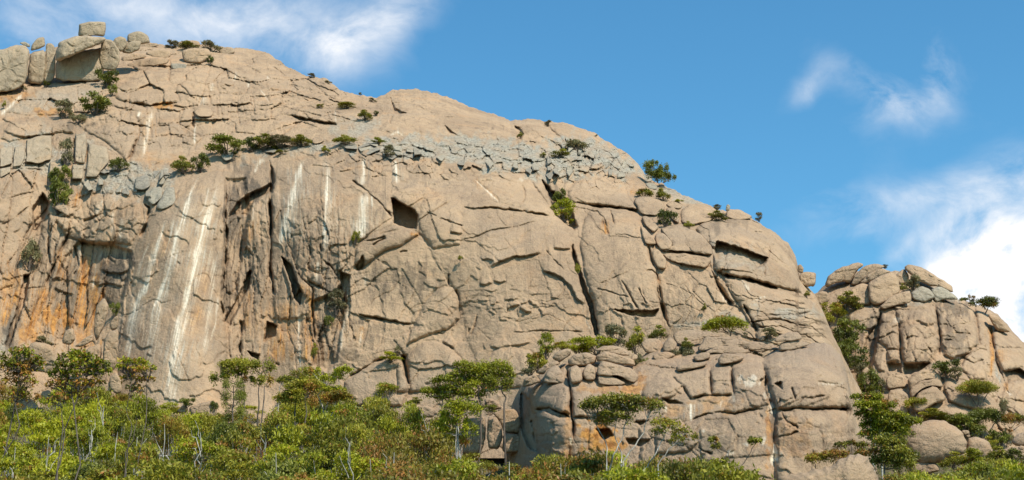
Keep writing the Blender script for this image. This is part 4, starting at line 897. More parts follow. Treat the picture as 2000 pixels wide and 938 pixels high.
loose(zA(145, 440, 150, 340, 160, 275, 240, 258, 238, 380, 222, 440), SB + 0.6, 'tall rock pillar left of the overhang, round boulder on its top', 2.0, 4, PALE, 0.4)
loose(zA(228, 438, 234, 330, 240, 262, 246, 226, 272, 226, 290, 246, 290, 380, 276, 430), SB + 1.0, 'narrow rock pillar touching the overhanging summit slab', 1.6, 4, PALE, 0.4)
loose(zA(160, 268, 165, 235, 200, 196, 232, 194, 237, 240, 205, 258), SB + 0.8, 'rounded boulder capping the tall pillar on the left skyline', 1.6, 2.4, PALE, 0.3)
loose(zA(-60, 262, 0, 260, 60, 240, 130, 235, 156, 265, 146, 340, 132, 440, 100, 466, 0, 490, -60, 480), Stand(-2.0), 'broad rounded rock at the left edge of the skyline', 2.4, 3, PALE, 0.6)
loose(zA(100, 224, 130, 218, 158, 234, 156, 250, 125, 240), SB + 2, 'small dark capstone on the left skyline rock', 0.8, 2.4, GREY, 0.2)
loose(zA(588, 222, 600, 200, 630, 189, 660, 204, 666, 236, 640, 274, 600, 260), SB + 3, 'small rounded boulder in the notch right of the summit', 1.5, 2.4, PALE, 0.3)
loose(zA(664, 222, 668, 180, 700, 165, 740, 165, 775, 190, 790, 224, 740, 232, 700, 232), SB + 5, 'grey dome shaped boulder on the skyline right of the perched block', 2.0, 2.4, PALE, 0.4)
loose(zA(636, 278, 660, 230, 700, 210, 742, 218, 730, 262, 680, 282), SB + 4, 'rounded boulder in front of the grey skyline dome', 1.4, 2.4, PALE, 0.3)
for q, lab in [((690, 248, 740, 224, 820, 225, 836, 240, 760, 254, 700, 254), 'topmost thin slab of the layered pile right of the summit'),
               ((758, 278, 800, 262, 890, 262, 896, 290, 880, 310, 800, 300), 'short thick slab at the right end of the layered summit pile'),
               ((634, 302, 680, 278, 762, 280, 768, 302, 690, 314, 640, 328), 'rounded slab at the left end of the layered summit pile'),
               ((664, 338, 720, 313, 830, 303, 892, 313, 872, 337, 740, 347, 670, 358), 'long lens shaped slab at the bottom of the layered summit pile')]:
    loose(zA(*q), Stand(0.3), lab, 1.3, 2.6, ROCK, 0.3, 'rock slab', 'rock_slab')
loose(zA(948, 268, 1000, 252, 1090, 256, 1112, 280, 1092, 310, 1040, 338, 962, 324), Stand(0), 'big brown block below the bushes on the summit ridge', 2.0, 3, ROCK, 0.5)
loose(zA(925, 244, 932, 220, 980, 211, 1040, 215, 1052, 242), Stand(1), 'low flat rock on the summit ridge among the bushes', 1.4, 2.6, ROCK, 0.3)
loose(zA(893, 334, 930, 332, 978, 338, 972, 362, 930, 366, 896, 360), Stand(0), 'small white square stone wedged under the summit ridge block', 0.7, 5, GREY, 0.2)
loose(zA(1145, 262, 1180, 246, 1220, 250, 1232, 276, 1180, 290, 1150, 282), Stand(0), 'small slab beside the crack on the summit ridge', 1.0, 2.6, ROCK, 0.3)
loose(zA(1012, 590, 1040, 562, 1098, 558, 1118, 590, 1104, 612, 1040, 612), M.local(395, 219), 'dark chockstone stuck on the upper face left of centre', 1.3, 3, ROCK, 0.4, off=0.8)
# ---- stones that are part of the mountain
def mslab(poly, T=1.0, p=3.2, mat=None, amp=0.45, off=0.2, sheet=M, parent=None, name='rock_slab', **k):
    poly = np.asarray(poly); c = poly.mean(0)
    o = stone(name, poly, sheet.local(c[0], c[1]), T, p, mat, amp, off=off, **k)
    o.parent = parent or main_o
    return o
for q in [(140, 732, 218, 706, 272, 710, 270, 838, 200, 858, 137, 848), (78, 770, 130, 764, 130, 828, 110, 868, 67, 878), (0, 776, 68, 770, 64, 858, 0, 878), (0, 884, 58, 872, 58, 900, 0, 932), (262, 850, 318, 832, 330, 880, 300, 936, 256, 928),
          (-60, 780, -4, 774, -4, 880, -60, 890), (395, 700, 450, 700, 456, 780, 440, 860, 392, 850), (462, 752, 560, 770, 570, 850, 500, 930, 450, 930), (380, 860, 440, 868, 430, 938, 375, 938)]:
    mslab(zA(*q), 1.1, 7, PALE, 0.7, round_=0)
for q, T in [((205, 347, 260, 325, 330, 334, 400, 370, 452, 432, 448, 470, 330, 448, 218, 446, 262, 430, 272, 410), 2.0), ((216, 454, 330, 456, 448, 480, 430, 526, 340, 511, 240, 487), 2.4), ((186, 370, 225, 360, 270, 410, 260, 440, 212, 442, 190, 412), 1.6),
             ((170, 440, 200, 435, 240, 490, 236, 532, 200, 526, 175, 482), 1.6), ((122, 290, 150, 284, 192, 320, 205, 340, 180, 365, 140, 330), 1.2), ((118, 330, 140, 340, 190, 400, 190, 418, 140, 416, 128, 380), 1.2)]:
    mslab(zG(*q), T, 3.4, ROCK, 0.5)
for q, T in [((905, 642, 960, 620, 1050, 646, 1072, 690, 1030, 726, 960, 724, 930, 700), 1.6), ((1072, 690, 1110, 680, 1146, 712, 1142, 772, 1100, 742), 1.4), ((1150, 700, 1200, 665, 1300, 668, 1345, 704, 1320, 752, 1230, 772, 1190, 782, 1150, 762), 2.4), ((1072, 668, 1110, 650, 1162, 672, 1150, 692, 1090, 682), 1.0)]:
    mslab(zC(*q), T, 2.8, ROCK, 0.5)
for q in [(710, 250, 760, 160, 800, 150, 806, 230, 740, 262), (690, 160, 740, 150, 745, 200, 700, 240, 672, 220), (620, 110, 680, 95, 692, 150, 650, 172, 612, 160)]:
    mslab(zD(*q), 1.2, 4, GREY, 0.4)
loose(zG(508, 290, 514, 256, 570, 254, 640, 294, 562, 306), M.local(1440, 424), 'smooth brown boulder on the right skyline beside a white stone', 1.6, 2.4, ROCK, 0.3, off=0.6)
loose(zG(508, 263, 513, 236, 522, 232, 532, 241, 526, 262), 244, 'small white pointed stone on the right skyline', 0.5, 3, GREY, 0.2)
loose(zG(848, 592, 850, 552, 880, 542, 922, 548, 922, 580, 918, 604, 880, 612), 236, 'dark overhanging boulder in the notch between face and gully', 1.8, 3, ROCK, 0.4)
loose(zG(838, 514, 852, 506, 866, 524, 864, 548, 842, 546), 237, 'small dark stone stacked above the overhanging notch boulder', 1.0, 2.6, ROCK, 0.3)
loose(zC(1035, 560, 1050, 552, 1068, 566, 1062, 592, 1040, 590), M.local(1292, 364), 'tan round stone under the lone skyline tree', 0.7, 2.4, ROCK, 0.2, off=.5)
loose(zC(945, 520, 975, 508, 1002, 520, 1000, 548, 962, 552), M.local(1262, 352), 'grey boulder at the left foot of the lone skyline tree', 1.0, 2.8, GREY, 0.3, off=.8)
loose(zC(965, 558, 1000, 552, 1030, 572, 1026, 590, 985, 586), M.local(1272, 364), 'grey flat stone below the lone skyline tree', 0.8, 2.8, GREY, 0.3, off=.8)
loose(zB(553, 540, 560, 520, 580, 514, 605, 520, 603, 540, 575, 552), M.local(716, 297), 'brown stone sitting on the grey ledge above the white streaks', 0.8, 2.6, ROCK, 0.3, off=.6)
loose(zB(290, 470, 300, 455, 345, 450, 362, 466, 340, 480, 300, 486), M.local(622, 272), 'dark brown boulder in the ledge bushes above the streaked wall', 0.9, 2.6, ROCK, 0.3, off=.6)
loose(zA(1155, 820, 1170, 792, 1205, 788, 1224, 806, 1215, 832, 1180, 845), M.local(444, 304), 'white rounded boulder on the ledge beside dark bushes', 0.9, 2.6, GREY, 0.2, off=.8)
loose(zD(246, 250, 262, 230, 282, 222, 310, 240, 322, 290, 300, 282, 282, 268), M.local(120, 406), 'pinkish curved stone below the dark gully bush', 1.2, 2.6, PINK, 0.3, off=.6)
# ---- stones at the foot of the face
_sit[0] = M
def foot(poly, D, label, **k):
    kw = dict(T=1.6, p=3.0, mat=ROCK, amp=0.4); kw.update(k)
    return loose(poly, D, label, **kw)
foot(zD(100, 990, 108, 930, 132, 878, 172, 860, 240, 880, 268, 940, 270, 1010), 221, 'flat faced tan boulder behind the two leftmost tall trees', T=2.0, p=4)
foot(zD(432, 830, 436, 700, 476, 660, 502, 700, 482, 770, 442, 866), 224, 'leaning upright slab at the foot of the orange cave')
foot(zD(500, 780, 520, 752, 542, 740, 541, 800, 510, 812), 223, 'small block beside the leaning slab at the cave foot', T=.9)
foot(zD(340, 886, 380, 850, 426, 825, 431, 856, 372, 886), 222, 'pale wedge shaped boulder below the orange cave', T=1.0)
foot(zD(280, 866, 298, 812, 336, 798, 346, 850, 320, 880), 223, 'tan boulder leaning below the orange stained hollow', T=1.1)
foot(zD(372, 940, 400, 890, 462, 868, 466, 930, 440, 980, 380, 990), 221, 'tan block under the pale wedge boulder', T=1.3)
foot(zD(470, 930, 476, 850, 500, 815, 545, 800, 540, 920, 530, 990, 470, 1000), 220, 'tall narrow block left of the white streaked slab', T=1.5, p=4)
foot(z1(690, 330, 700, 280, 740, 248, 772, 300, 775, 380, 740, 392, 700, 360), 219, 'pointed tan boulder behind the thin sparse tree', T=1.3)
foot(z1(640, 400, 645, 340, 690, 300, 705, 360, 710, 410), 219.5, 'dull tan boulder left of the pointed boulder', T=1.2)
foot(z2(60, 482, 100, 460, 150, 445, 230, 430, 242, 500, 230, 560, 120, 560, 70, 520), 214, 'pale flat boulder at the foot of the white streaks', T=1.4)
foot(z2(-20, 500, 10, 470, 40, 450, 60, 490, 30, 520), 214.5, 'small pale stone left of the flat boulder under the streaks', T=.8)
foot(z3(290, 598, 300, 580, 350, 569, 430, 575, 510, 598, 515, 640, 290, 640), 217, 'long low tan slab lying among the scrub trees', T=1.2, p=2.6)
foot(z3(480, 500, 520, 475, 600, 465, 650, 490, 640, 540, 540, 545, 490, 530), 208, 'dull tan boulder behind the scrub left of the big tree', T=1.4)
_sit[0] = None
foot(z3(818, 592, 860, 543, 962, 533, 978, 580, 966, 700, 940, 770, 830, 780, 822, 690), 184, 'leftmost pinkish block of the group beside the front outcrop', T=2.4, p=4, mat=PINK)
foot(z3(984, 545, 1040, 528, 1076, 600, 1082, 660, 1060, 740, 990, 740, 980, 640), 183, 'middle pinkish block of the group beside the front outcrop', T=2.2, p=4, mat=PINK)
foot(z3(1016, 512, 1080, 486, 1166, 488, 1194, 560, 1192, 642, 1085, 634, 1060, 560), 184, 'upper right grey tan block of the group beside the front outcrop', T=2.4, p=5, mat=ROCK)
foot(z3(1082, 640, 1190, 645, 1200, 760, 1080, 770), 183, 'lower right block of the group beside the front outcrop', T=2.0, p=4, mat=PINK)
foot(z3(962, 422, 1010, 413, 1060, 448, 1077, 485, 1022, 492, 972, 470), 187, 'brown slanted boulder on top of the low block group', T=1.3, mat=PINK)
foot(z3(922, 468, 945, 452, 972, 449, 978, 480, 942, 492), 187, 'small brown stone left of the slanted boulder', T=.7, mat=PINK)
foot(z3(970, 520, 1000, 500, 1030, 505, 1010, 530), 186, 'small dark stone wedged under the slanted boulder', T=.6, mat=PINK)
# ---- slabs stacked on the front outcrop
FT = 179.0
_sit[0] = Fr
for q, D, T, lab, cat in [
    ((245, 345, 262, 302, 320, 268, 366, 340, 377, 388, 240, 378), FT - 2, 1.5, 'triangular boulder on the upper left shoulder of the front outcrop', 'boulder'),
    ((198, 322, 250, 270, 320, 244, 342, 268, 262, 298, 240, 330), FT - .5, 1.2, 'long wedge of rock behind the triangular boulder on the front outcrop', 'boulder'),
    ((118, 402, 130, 350, 200, 324, 232, 372, 155, 398), FT - .5, 1.4, 'rounded boulder at the upper left edge of the front outcrop', 'boulder'),
    ((288, 236, 310, 205, 360, 180, 402, 185, 397, 218, 362, 240, 330, 262), FT, 1.4, 'smooth oval boulder capping the left top of the front outcrop', 'boulder'),
    ((378, 250, 420, 210, 500, 204, 547, 222, 542, 262, 480, 282, 384, 282), FT - 1, 1.7, 'thick rounded slab left of centre on the outcrop pile', 'rock slab'),
    ((543, 218, 600, 194, 680, 219, 762, 244, 775, 282, 680, 272, 600, 254, 548, 252), FT - 1.5, 1.8, 'long brown slab running to the right on the outcrop pile', 'rock slab'),
    ((528, 194, 580, 164, 650, 163, 712, 180, 744, 224, 680, 218, 600, 194), FT + .5, 1.6, 'topmost smooth slab of the outcrop pile', 'rock slab'),
    ((388, 292, 430, 274, 466, 310, 467, 374, 396, 388), FT - 2, 1.3, 'squarish block at the left of the lower row on the outcrop pile', 'boulder'),
    ((467, 304, 500, 264, 542, 290, 543, 362, 490, 367, 465, 342), FT - 2.2, 1.4, 'upright orange edged block in the middle of the outcrop pile', 'boulder'),
    ((545, 304, 570, 253, 640, 263, 762, 299, 794, 350, 762, 384, 680, 334, 600, 342, 550, 332), FT - 2.2, 2.0, 'big rounded slab overhanging the orange recess of the outcrop', 'rock slab'),
    ((548, 334, 640, 340, 722, 382, 690, 392, 560, 388), FT - 1.2, 1.4, 'shaded lower slab under the big overhanging slab of the outcrop', 'rock slab'),
    ((798, 154, 830, 119, 900, 123, 928, 150, 928, 202, 830, 208), FT + 7, 1.6, 'brown round boulder in the bushes behind the outcrop pile', 'boulder'),
    ((928, 152, 970, 108, 1012, 150, 1003, 192, 930, 204), FT + 7.5, 1.4, 'brown boulder right of the round one behind the outcrop pile', 'boulder'),
    ((866, 220, 900, 204, 960, 197, 1003, 216, 962, 242, 880, 244), FT + 3, 1.2, 'low flat stone on the ledge right of the outcrop bushes', 'boulder'),
    ((1100, 230, 1140, 205, 1200, 200, 1200, 240, 1120, 256), FT + 2, 1.2, 'small slab on the outcrop ledge between two bushes', 'rock slab'),
    ((1000, 290, 1040, 266, 1110, 262, 1180, 256, 1180, 280, 1080, 298, 1010, 312), FT - 1, 1.0, 'thin slab at the back edge of the outcrop top', 'rock slab'),
    ((740, 228, 765, 210, 785, 222, 780, 244, 750, 246), FT, .7, 'small stone at the right end of the outcrop pile', 'boulder')]:
    loose(z4(*q), D, lab, T, 3.0, PINK, 0.35, cat, cat.replace(' ', '_'))
for q, D, T, lab in [((180, 184, 230, 108, 350, 114, 480, 139, 642, 159, 656, 186, 540, 204, 400, 168, 300, 157, 222, 194), FT + 3, 1.8, 'long curved slab along the crest of the front outcrop'),
                     ((40, 100, 60, 78, 160, 72, 260, 82, 330, 112, 230, 112, 180, 160, 60, 160), FT + 8, 1.8, 'broad low rock behind the crest slab of the front outcrop'),
                     ((213, 206, 300, 164, 400, 166, 492, 191, 462, 214, 330, 207), FT + 1, 1.3, 'middle slab under the long crest slab of the outcrop'),
                     ((298, 246, 330, 204, 400, 210, 458, 231, 430, 253, 308, 278), FT - 1, 1.1, 'dark brown boulder lying on the outcrop ledge'),
                     ((622, 140, 640, 112, 700, 84, 760, 84, 788, 116, 782, 132, 640, 142), FT + 6, 1.4, 'pinkish oval boulder at the right end of the outcrop crest'),
                     ((648, 184, 660, 150, 730, 124, 842, 150, 760, 186, 662, 196), FT + 2, 1.4, 'flat slab below the oval boulder on the outcrop crest')]:
    loose(z5(*q), D, lab, T, 2.6, PINK, 0.35)
# ---- stones of the gully and the right hand hill
_sit[0] = Rt
for q, D, T, mat, lab in [
    ((155, 196, 180, 150, 230, 115, 320, 84, 362, 90, 322, 128, 290, 192, 260, 184, 210, 192, 165, 214), 270, 2.6, ROCK, 'leftmost leaning slab on top of the right hill'),
    ((288, 204, 310, 150, 360, 105, 420, 89, 472, 104, 420, 132, 370, 164, 330, 194), 269, 2.4, ROCK, 'second leaning slab from the left on top of the right hill'),
    ((330, 194, 380, 142, 440, 114, 502, 130, 440, 158, 384, 188), 268, 1.8, ROCK, 'third thin leaning slab on top of the right hill'),
    ((378, 244, 380, 190, 440, 155, 502, 128, 532, 160, 543, 232, 500, 272, 440, 302, 392, 300), 267, 2.6, ROCK, 'big flat faced block below the leaning slabs on the right hill'),
    ((262, 248, 300, 215, 350, 188, 382, 200, 384, 250, 400, 302, 330, 304, 290, 290), 266.5, 2.0, ROCK, 'brown block left of the big flat faced block on the right hill'),
    ((512, 156, 560, 114, 588, 150, 582, 192, 540, 200), 272, 1.8, ROCK, 'small rounded boulder behind the brown bush on the right hill'),
    ((563, 110, 590, 91, 660, 114, 720, 150, 772, 180, 807, 210, 811, 242, 760, 214, 690, 204, 640, 184, 588, 142), 272, 2.4, ROCK, 'long rounded capstone on top of the right hill'),
    ((434, 314, 490, 260, 590, 224, 603, 265, 592, 292, 520, 303, 460, 323), 265, 1.8, ROCK, 'lens shaped slab below the flat faced block on the right hill'),
    ((594, 240, 650, 204, 692, 220, 722, 262, 660, 292, 600, 272), 266, 1.6, GREY, 'grey lichen covered boulder below the capstone on the right hill'),
    ((692, 225, 740, 205, 802, 235, 843, 277, 762, 274, 720, 292), 267, 1.8, GREY, 'smooth grey tan boulder right of the lichen covered one'),
    ((983, 347, 1040, 358, 1082, 410, 1104, 444, 1030, 434), 262, 1.8, ROCK, 'rounded boulder on the right skyline below the umbrella tree'),
    ((105, 262, 140, 230, 172, 236, 184, 280, 150, 304, 115, 296), 264, 1.6, ROCK, 'round boulder left of the olive bush in the gully'),
    ((30, 140, 60, 132, 112, 136, 114, 160, 106, 210, 60, 200, 38, 170), 266, 1.0, ROCK, 'rock tower fragment at the head of the gully'),
    ((578, 690, 590, 672, 640, 634, 700, 625, 742, 650, 754, 692, 690, 668, 630, 694, 590, 742), 245, 2.2, ROCK, 'topmost curved fin of rock on the lower right hill'),
    ((588, 748, 604, 716, 650, 684, 740, 672, 764, 722, 700, 706, 640, 730, 600, 782), 244, 2.0, ROCK, 'second curved fin of rock on the lower right hill'),
    ((596, 800, 640, 745, 720, 709, 784, 782, 700, 812, 650, 852, 610, 840), 243, 2.4, ROCK, 'lowest bulging fin of rock on the lower right hill'),
    ((468, 690, 480, 658, 560, 658, 584, 722, 530, 722, 478, 732), 247, 1.8, ROCK, 'rounded block at the top of the short stone stack in the gully'),
    ((478, 738, 540, 724, 588, 762, 590, 860, 480, 860), 246, 2.0, ROCK, 'lower block of the short stone stack in the gully'),
    ((345, 640, 370, 612, 420, 660, 430, 720, 395, 740, 360, 700), 243, 1.2, ROCK, 'pale stone in the gully bottom beside the dark bushes')]:
    loose(zH(*q), D, lab, T, 2.8, mat, 0.4)
_sit[0] = None
loose(z6(545, 664, 590, 600, 640, 566, 690, 556, 760, 537, 832, 545, 900, 588, 942, 620, 977, 682, 972, 752, 900, 782, 820, 822, 690, 850, 610, 820, 565, 745), 203, 'large smooth dome shaped boulder at the lower right among shrubs', 5.0, 1.4, PINK, 0.12)
loose(z6(974, 664, 1040, 650, 1110, 678, 1152, 742, 1120, 800, 1000, 800, 968, 760), 204, 'half buried boulder split from the right of the dome boulder', 2.4, 1.6, PINK, 0.15)
loose(z6(938, 618, 950, 608, 985, 610, 994, 634, 960, 640), 203, 'small flat stone balanced on the dome boulder shoulder', .6, 2.6, PINK, 0.2)
loose(z6(965, 645, 990, 636, 998, 650, 985, 660), 203, 'tiny stone under the balanced flat stone', .4, 2.6, PINK, 0.2)
loose(z6(1263, 690, 1300, 635, 1350, 620, 1430, 640, 1430, 710, 1300, 716), 205, 'round boulder at the lower right edge of the photo', 2.2, 1.4, PINK, 0.15)
loose(z6(1180, 745, 1280, 714, 1350, 728, 1420, 740, 1420, 800, 1250, 810), 203, 'low orange brown stone below the right edge boulder', 1.6, 2.4, PINK, 0.35)
loose(z6(1310, 720, 1330, 708, 1352, 716, 1350, 738, 1316, 738), 202, 'small knob of rock on the low orange brown stone', .5, 2.4, PINK, 0.2)
loose(z6(600, 850, 640, 810, 780, 830, 800, 880, 700, 900, 610, 890), 202, 'shaded rock beneath the dome boulder', 1.6, 3, PINK, 0.4)
lich = loose(z5(640, 990, 655, 925, 720, 899, 820, 888, 930, 860, 1050, 800, 1122, 783, 1162, 800, 1205, 870, 1240, 960, 1260, 1100, 1100, 1180, 800, 1180, 650, 1100), 112, 'lichen spotted grey boulder with a pointed top at the bottom edge', 3.0, 1.6, ROCK, 0.22)

# ============================================================ grey rock band: broken into blocks
def voronoi_blocks(region, sx, sy, parent, sheet, mat, seed, hmax=0.9, kmax=400, skip=0.12):
    rng = np.random.RandomState(seed)
    lo, hi = region.min(0), region.max(0)
    pts = []
    for yy in np.arange(lo[1] - 2 * sy, hi[1] + 2 * sy, sy):
        for xx in np.arange(lo[0] - 2 * sx, hi[0] + 2 * sx, sx):
            pts.append((xx + rng.uniform(-1.1, 1.1) * sx, yy + rng.uniform(-1.1, 1.1) * sy))
    pts = np.array(pts)
    sc = np.array([1.0, sx / sy])
    ins = inside(pts[:, 0], pts[:, 1], region)
    made = 0
    for i in np.nonzero(ins)[0]:
        if made >= kmax: break
        if rng.rand() < skip: continue
        c = pts[i] * sc
        d = np.hypot(*((pts * sc) - c).T)
        poly = [np.array(v) * sc for v in ((pts[i][0] - 2 * sx, pts[i][1] - 2 * sy), (pts[i][0] + 2 * sx, pts[i][1] - 2 * sy), (pts[i][0] + 2 * sx, pts[i][1] + 2 * sy), (pts[i][0] - 2 * sx, pts[i][1] + 2 * sy))]
        for j in np.argsort(d)[1:14]:
            q = pts[j] * sc; m = (c + q) / 2; nrm = q - c
            out_ = []
            for a in range(len(poly)):
                A_, B_ = poly[a], poly[(a + 1) % len(poly)]
                da, db = (A_ - m) @ nrm, (B_ - m) @ nrm
                if da <= 0: out_.append(A_)
                if da * db < 0: out_.append(A_ + (B_ - A_) * da / (da - db))
            poly = out_
            if len(poly) < 3: break
        if len(poly) < 3: continue
        P2 = np.array(poly) / sc; cc = P2.mean(0)
        P2 = cc + (P2 - cc) * rng.uniform(.86, .99)
        n = len(P2)
        D0 = float(sheet.D(cc[0], cc[1])[0])
        base = sheet.depth(P2[:, 0], P2[:, 1]) + (D0 - float(sheet.depth(cc[:1], cc[1:])[0]))
        h = .1 + hmax * rng.rand() ** 1.8
        tx, ty = rng.uniform(-.8, .8) * hmax / sx, rng.uniform(-.6, 1.1) * hmax / sy
        tilt = (P2[:, 0] - cc[0]) * tx + (P2[:, 1] - cc[1]) * ty
        ins_ = cc + (P2 - cc) * rng.uniform(.6, .9) + rng.uniform(-.08, .08, 2) * np.array([sx, sy])
        V = np.concatenate([at(ins_[:, 0], ins_[:, 1], base - h - tilt * .9), at(P2[:, 0], P2[:, 1], base - h + 0.22 - tilt), at(P2[:, 0], P2[:, 1], base + 1.2)])
        org = V.mean(0)
        k = np.arange(n); k2 = (k + 1) % n
        F = [tuple(int(x) for x in k[::-1])] + [tuple(int(z) for z in (a, b, b + n, a + n)) for a, b in zip(k, k2)] + [tuple(int(z) for z in (a + n, b + n, b + 2 * n, a + 2 * n)) for a, b in zip(k, k2)]
        me = bpy.data.meshes.new('rock_block')
        me.from_pydata([tuple(v) for v in (V - org)], [], [f[::-1] for f in F])
        me.update(); me.materials.append(mat)
        o = bpy.data.objects.new('rock_block', me); o.location = org; COL.objects.link(o); o.parent = parent
        made += 1
    return made
BAND1 = zB(830, 552, 800, 520, 850, 510, 980, 540, 1100, 560, 1250, 600, 1400, 600, 1540, 560, 1600, 470, 1700, 470, 1800, 490, 1900, 540, 1990, 600, 2010, 640, 1900, 650, 1800, 612, 1700, 632, 1560, 672, 1400, 636, 1200, 624, 1120, 600, 1060, 580, 960, 565)
BAND2 = zB(20, 540, 60, 500, 200, 492, 440, 482, 560, 470, 760, 480, 800, 520, 830, 556, 750, 556, 520, 512, 200, 522)
BAND3 = zA(440, 938, 480, 900, 580, 880, 680, 850, 760, 870, 860, 880, 940, 890, 900, 990, 760, 1020, 600, 1010, 450, 1000)
BAND4 = zB(800, 470, 900, 445, 1060, 452, 1180, 470, 1330, 520, 1440, 560, 1400, 600, 1250, 596, 1100, 556, 980, 536, 850, 506)
nb1 = voronoi_blocks(BAND1, 12, 13, main_o, M, GREY, 3, 2.2, skip=.68)
nb2 = voronoi_blocks(BAND2, 20, 11, main_o, M, GREY, 4, 1.2, skip=.5)
nb3 = voronoi_blocks(BAND3, 13, 15, main_o, M, GREY, 5, 1.8, skip=.5)
#nb4 = voronoi_blocks(BAND4, 34, 11, main_o, M, GREY, 6, 0.7, skip=.55)
# ============================================================ vegetation
rng = np.random.RandomState(11)
def leaves(C, Rr, n, size=(0.30, 0.11), red=0.0, redk=None, shell=True, droop=0.5, flat=0.7):
    """leaf sized faces filling clumps: C centres, Rr radii (x, y, z), n leaves per clump"""
    C = np.asarray(C, float); Rr = np.asarray(Rr, float)
    k = len(C)
    n = np.asarray(n if hasattr(n, '__len__') else [n] * k, int)
    idx = np.repeat(np.arange(k), n); N = len(idx)
    d = rng.normal(size=(N, 3)); d /= np.linalg.norm(d, axis=1)[:, None]
    if shell: d[:, 2] = np.where(rng.rand(N) < 0.62, np.abs(d[:, 2]), d[:, 2])
    r = rng.rand(N) ** (0.40 if shell else 0.5)
    r *= 1 + 0.16 * rng.normal(size=N)
    P = C[idx] + d * r[:, None] * Rr[idx]
    ax = rng.normal(size=(N, 3)) + d * 0.8; ax[:, 2] -= droop; ax /= np.linalg.norm(ax, axis=1)[:, None]
    nn = rng.normal(size=(N, 3)) * 0.8 + d * 0.7 + np.array([0.15, -0.25, flat])
    sd = np.cross(ax, nn); sd /= np.linalg.norm(sd, axis=1)[:, None] + 1e-9
    L = size[0] * rng.uniform(.6, 1.35, N)[:, None]; Wd = size[1] * rng.uniform(.7, 1.3, N)[:, None]
    V = np.stack([P - ax * L * .5, P + sd * Wd * .5, P + ax * L * .5, P - sd * Wd * .5], 1).reshape(-1, 3)
    F = np.arange(N * 4).reshape(N, 4)
    ct = rng.uniform(.25, .75, k)
    tint = np.clip(ct[idx] + rng.normal(size=N) * .17, 0, 1)
    cr = (rng.rand(k) < red * 1.2) * rng.uniform(.4, 1.0, k)
    rd = (rng.rand(N) < (np.asarray(redk)[idx] if redk is not None else np.maximum(cr[idx], red * .35))).astype(float) * rng.uniform(.5, 1, N)
    return V, F, np.repeat(tint, 4), np.repeat(rd, 4)
def tube(pts, r0, r1, sides=5):
    pts = np.asarray(pts, float); k = len(pts)
    V, F = [], []
    for i in range(k):
        t = pts[min(i + 1, k - 1)] - pts[max(i - 1, 0)]; t = t / (np.linalg.norm(t) + 1e-9)
        u = np.cross(t, [0.3, 1, 0.1]); u /= np.linalg.norm(u) + 1e-9; w = np.cross(t, u)
        r = r0 + (r1 - r0) * i / max(1, k - 1)
        a = np.arange(sides) * 2 * np.pi / sides
        V.append(pts[i] + r * (np.cos(a)[:, None] * u + np.sin(a)[:, None] * w))
    V = np.concatenate(V)
    j = np.arange(sides); j2 = (j + 1) % sides
    for i in range(k - 1):
        F.append(np.stack([i * sides + j, i * sides + j2, (i + 1) * sides + j2, (i + 1) * sides + j], -1))
    return V, np.concatenate(F)
def wiggle(a, b, n=5, amp=0.08, sag=0.0):
    a, b = np.asarray(a, float), np.asarray(b, float)
    L = np.linalg.norm(b - a); t = np.linspace(0, 1, n)[:, None]
    p = a + (b - a) * t + rng.normal(size=(n, 3)) * amp * L * np.sin(t * np.pi)
    p[:, 2] += sag * L * np.sin(t[:, 0] * np.pi)
    return p
def join(parts):
    V, F, o = [], [], 0
    for v, f in parts:
        V.append(v); F.append(f + o); o += len(v)
    return np.concatenate(V), np.concatenate(F)
def make_plant(name, base, limbs, C, Rr, n, kind, bark, crown_name='crown', stem_name='trunk', **kw):
    e = empty(name, base)
    V, F = join(limbs)
    mesh_np(stem_name, V, F, bark, True, e, origin=base)
    V, F, t, r = leaves(C, Rr, n, **kw)
    mesh_np(crown_name, V, F, LEAF[kind], False, e, origin=base, attrs={'tint': t, 'red': r})
    return e

# ---- gum tree prototypes, one metre scale = real size, base at the origin
def gum_proto(kind, h, spread, nclump, bark, red=0.0, flat=0.5, stems=2, dens=230, lsize=(0.22, 0.09), low=0.35, deadwood=0):
    limbs, C, Rr = [], [], []
    for s in range(stems):
        a = rng.uniform(0, 6.28); lean = rng.uniform(.05, .22) * spread
        fork = np.array([math.cos(a) * lean, math.sin(a) * lean, h * rng.uniform(.35, .5)])
        limbs.append(tube(wiggle((rng.uniform(-.15, .15), rng.uniform(-.15, .15), -0.8), fork, 5, .06), .04 + .009 * h, .03 + .005 * h))
        for c in range(max(2, nclump // stems)):
            a2 = rng.uniform(0, 6.28); rr = spread * rng.uniform(.05, .92) ** .6
            z = h * (1 - .36 * (rr / spread) ** 2 * rng.uniform(.6, 1.2)) - rng.uniform(0, low) * h * (rng.rand() < .12)
            cr = rng.uniform(.30, .48) * spread
            cen = np.array([math.cos(a2) * rr, math.sin(a2) * rr, z - cr * flat])
            C.append(cen); Rr.append((cr, cr, cr * flat * rng.uniform(.8, 1.2)))
            mid = fork + (cen - fork) * .5 + np.array([0, 0, -.06 * h])
            limbs.append(tube(np.concatenate([wiggle(fork, mid, 3, .06)[:-1], wiggle(mid, cen, 3, .07)]), .028 + .004 * h, .012, 4))
    for s in range(deadwood):
        a = rng.uniform(0, 6.28); z0 = h * rng.uniform(.3, .6); l = spread * rng.uniform(.35, .7)
        limbs.append(tube(wiggle((0, 0, z0), (math.cos(a) * l, math.sin(a) * l, z0 + rng.uniform(.15, .35) * h), 5, .1), .032, .01, 4))
    Rr = np.array(Rr); n = (dens * (Rr[:, 0] / .8) ** 1.6).astype(int) + 20
    return make_plant('gum_tree', (0, 0, 0), limbs, C, Rr, n, kind, bark, size=lsize, red=red)
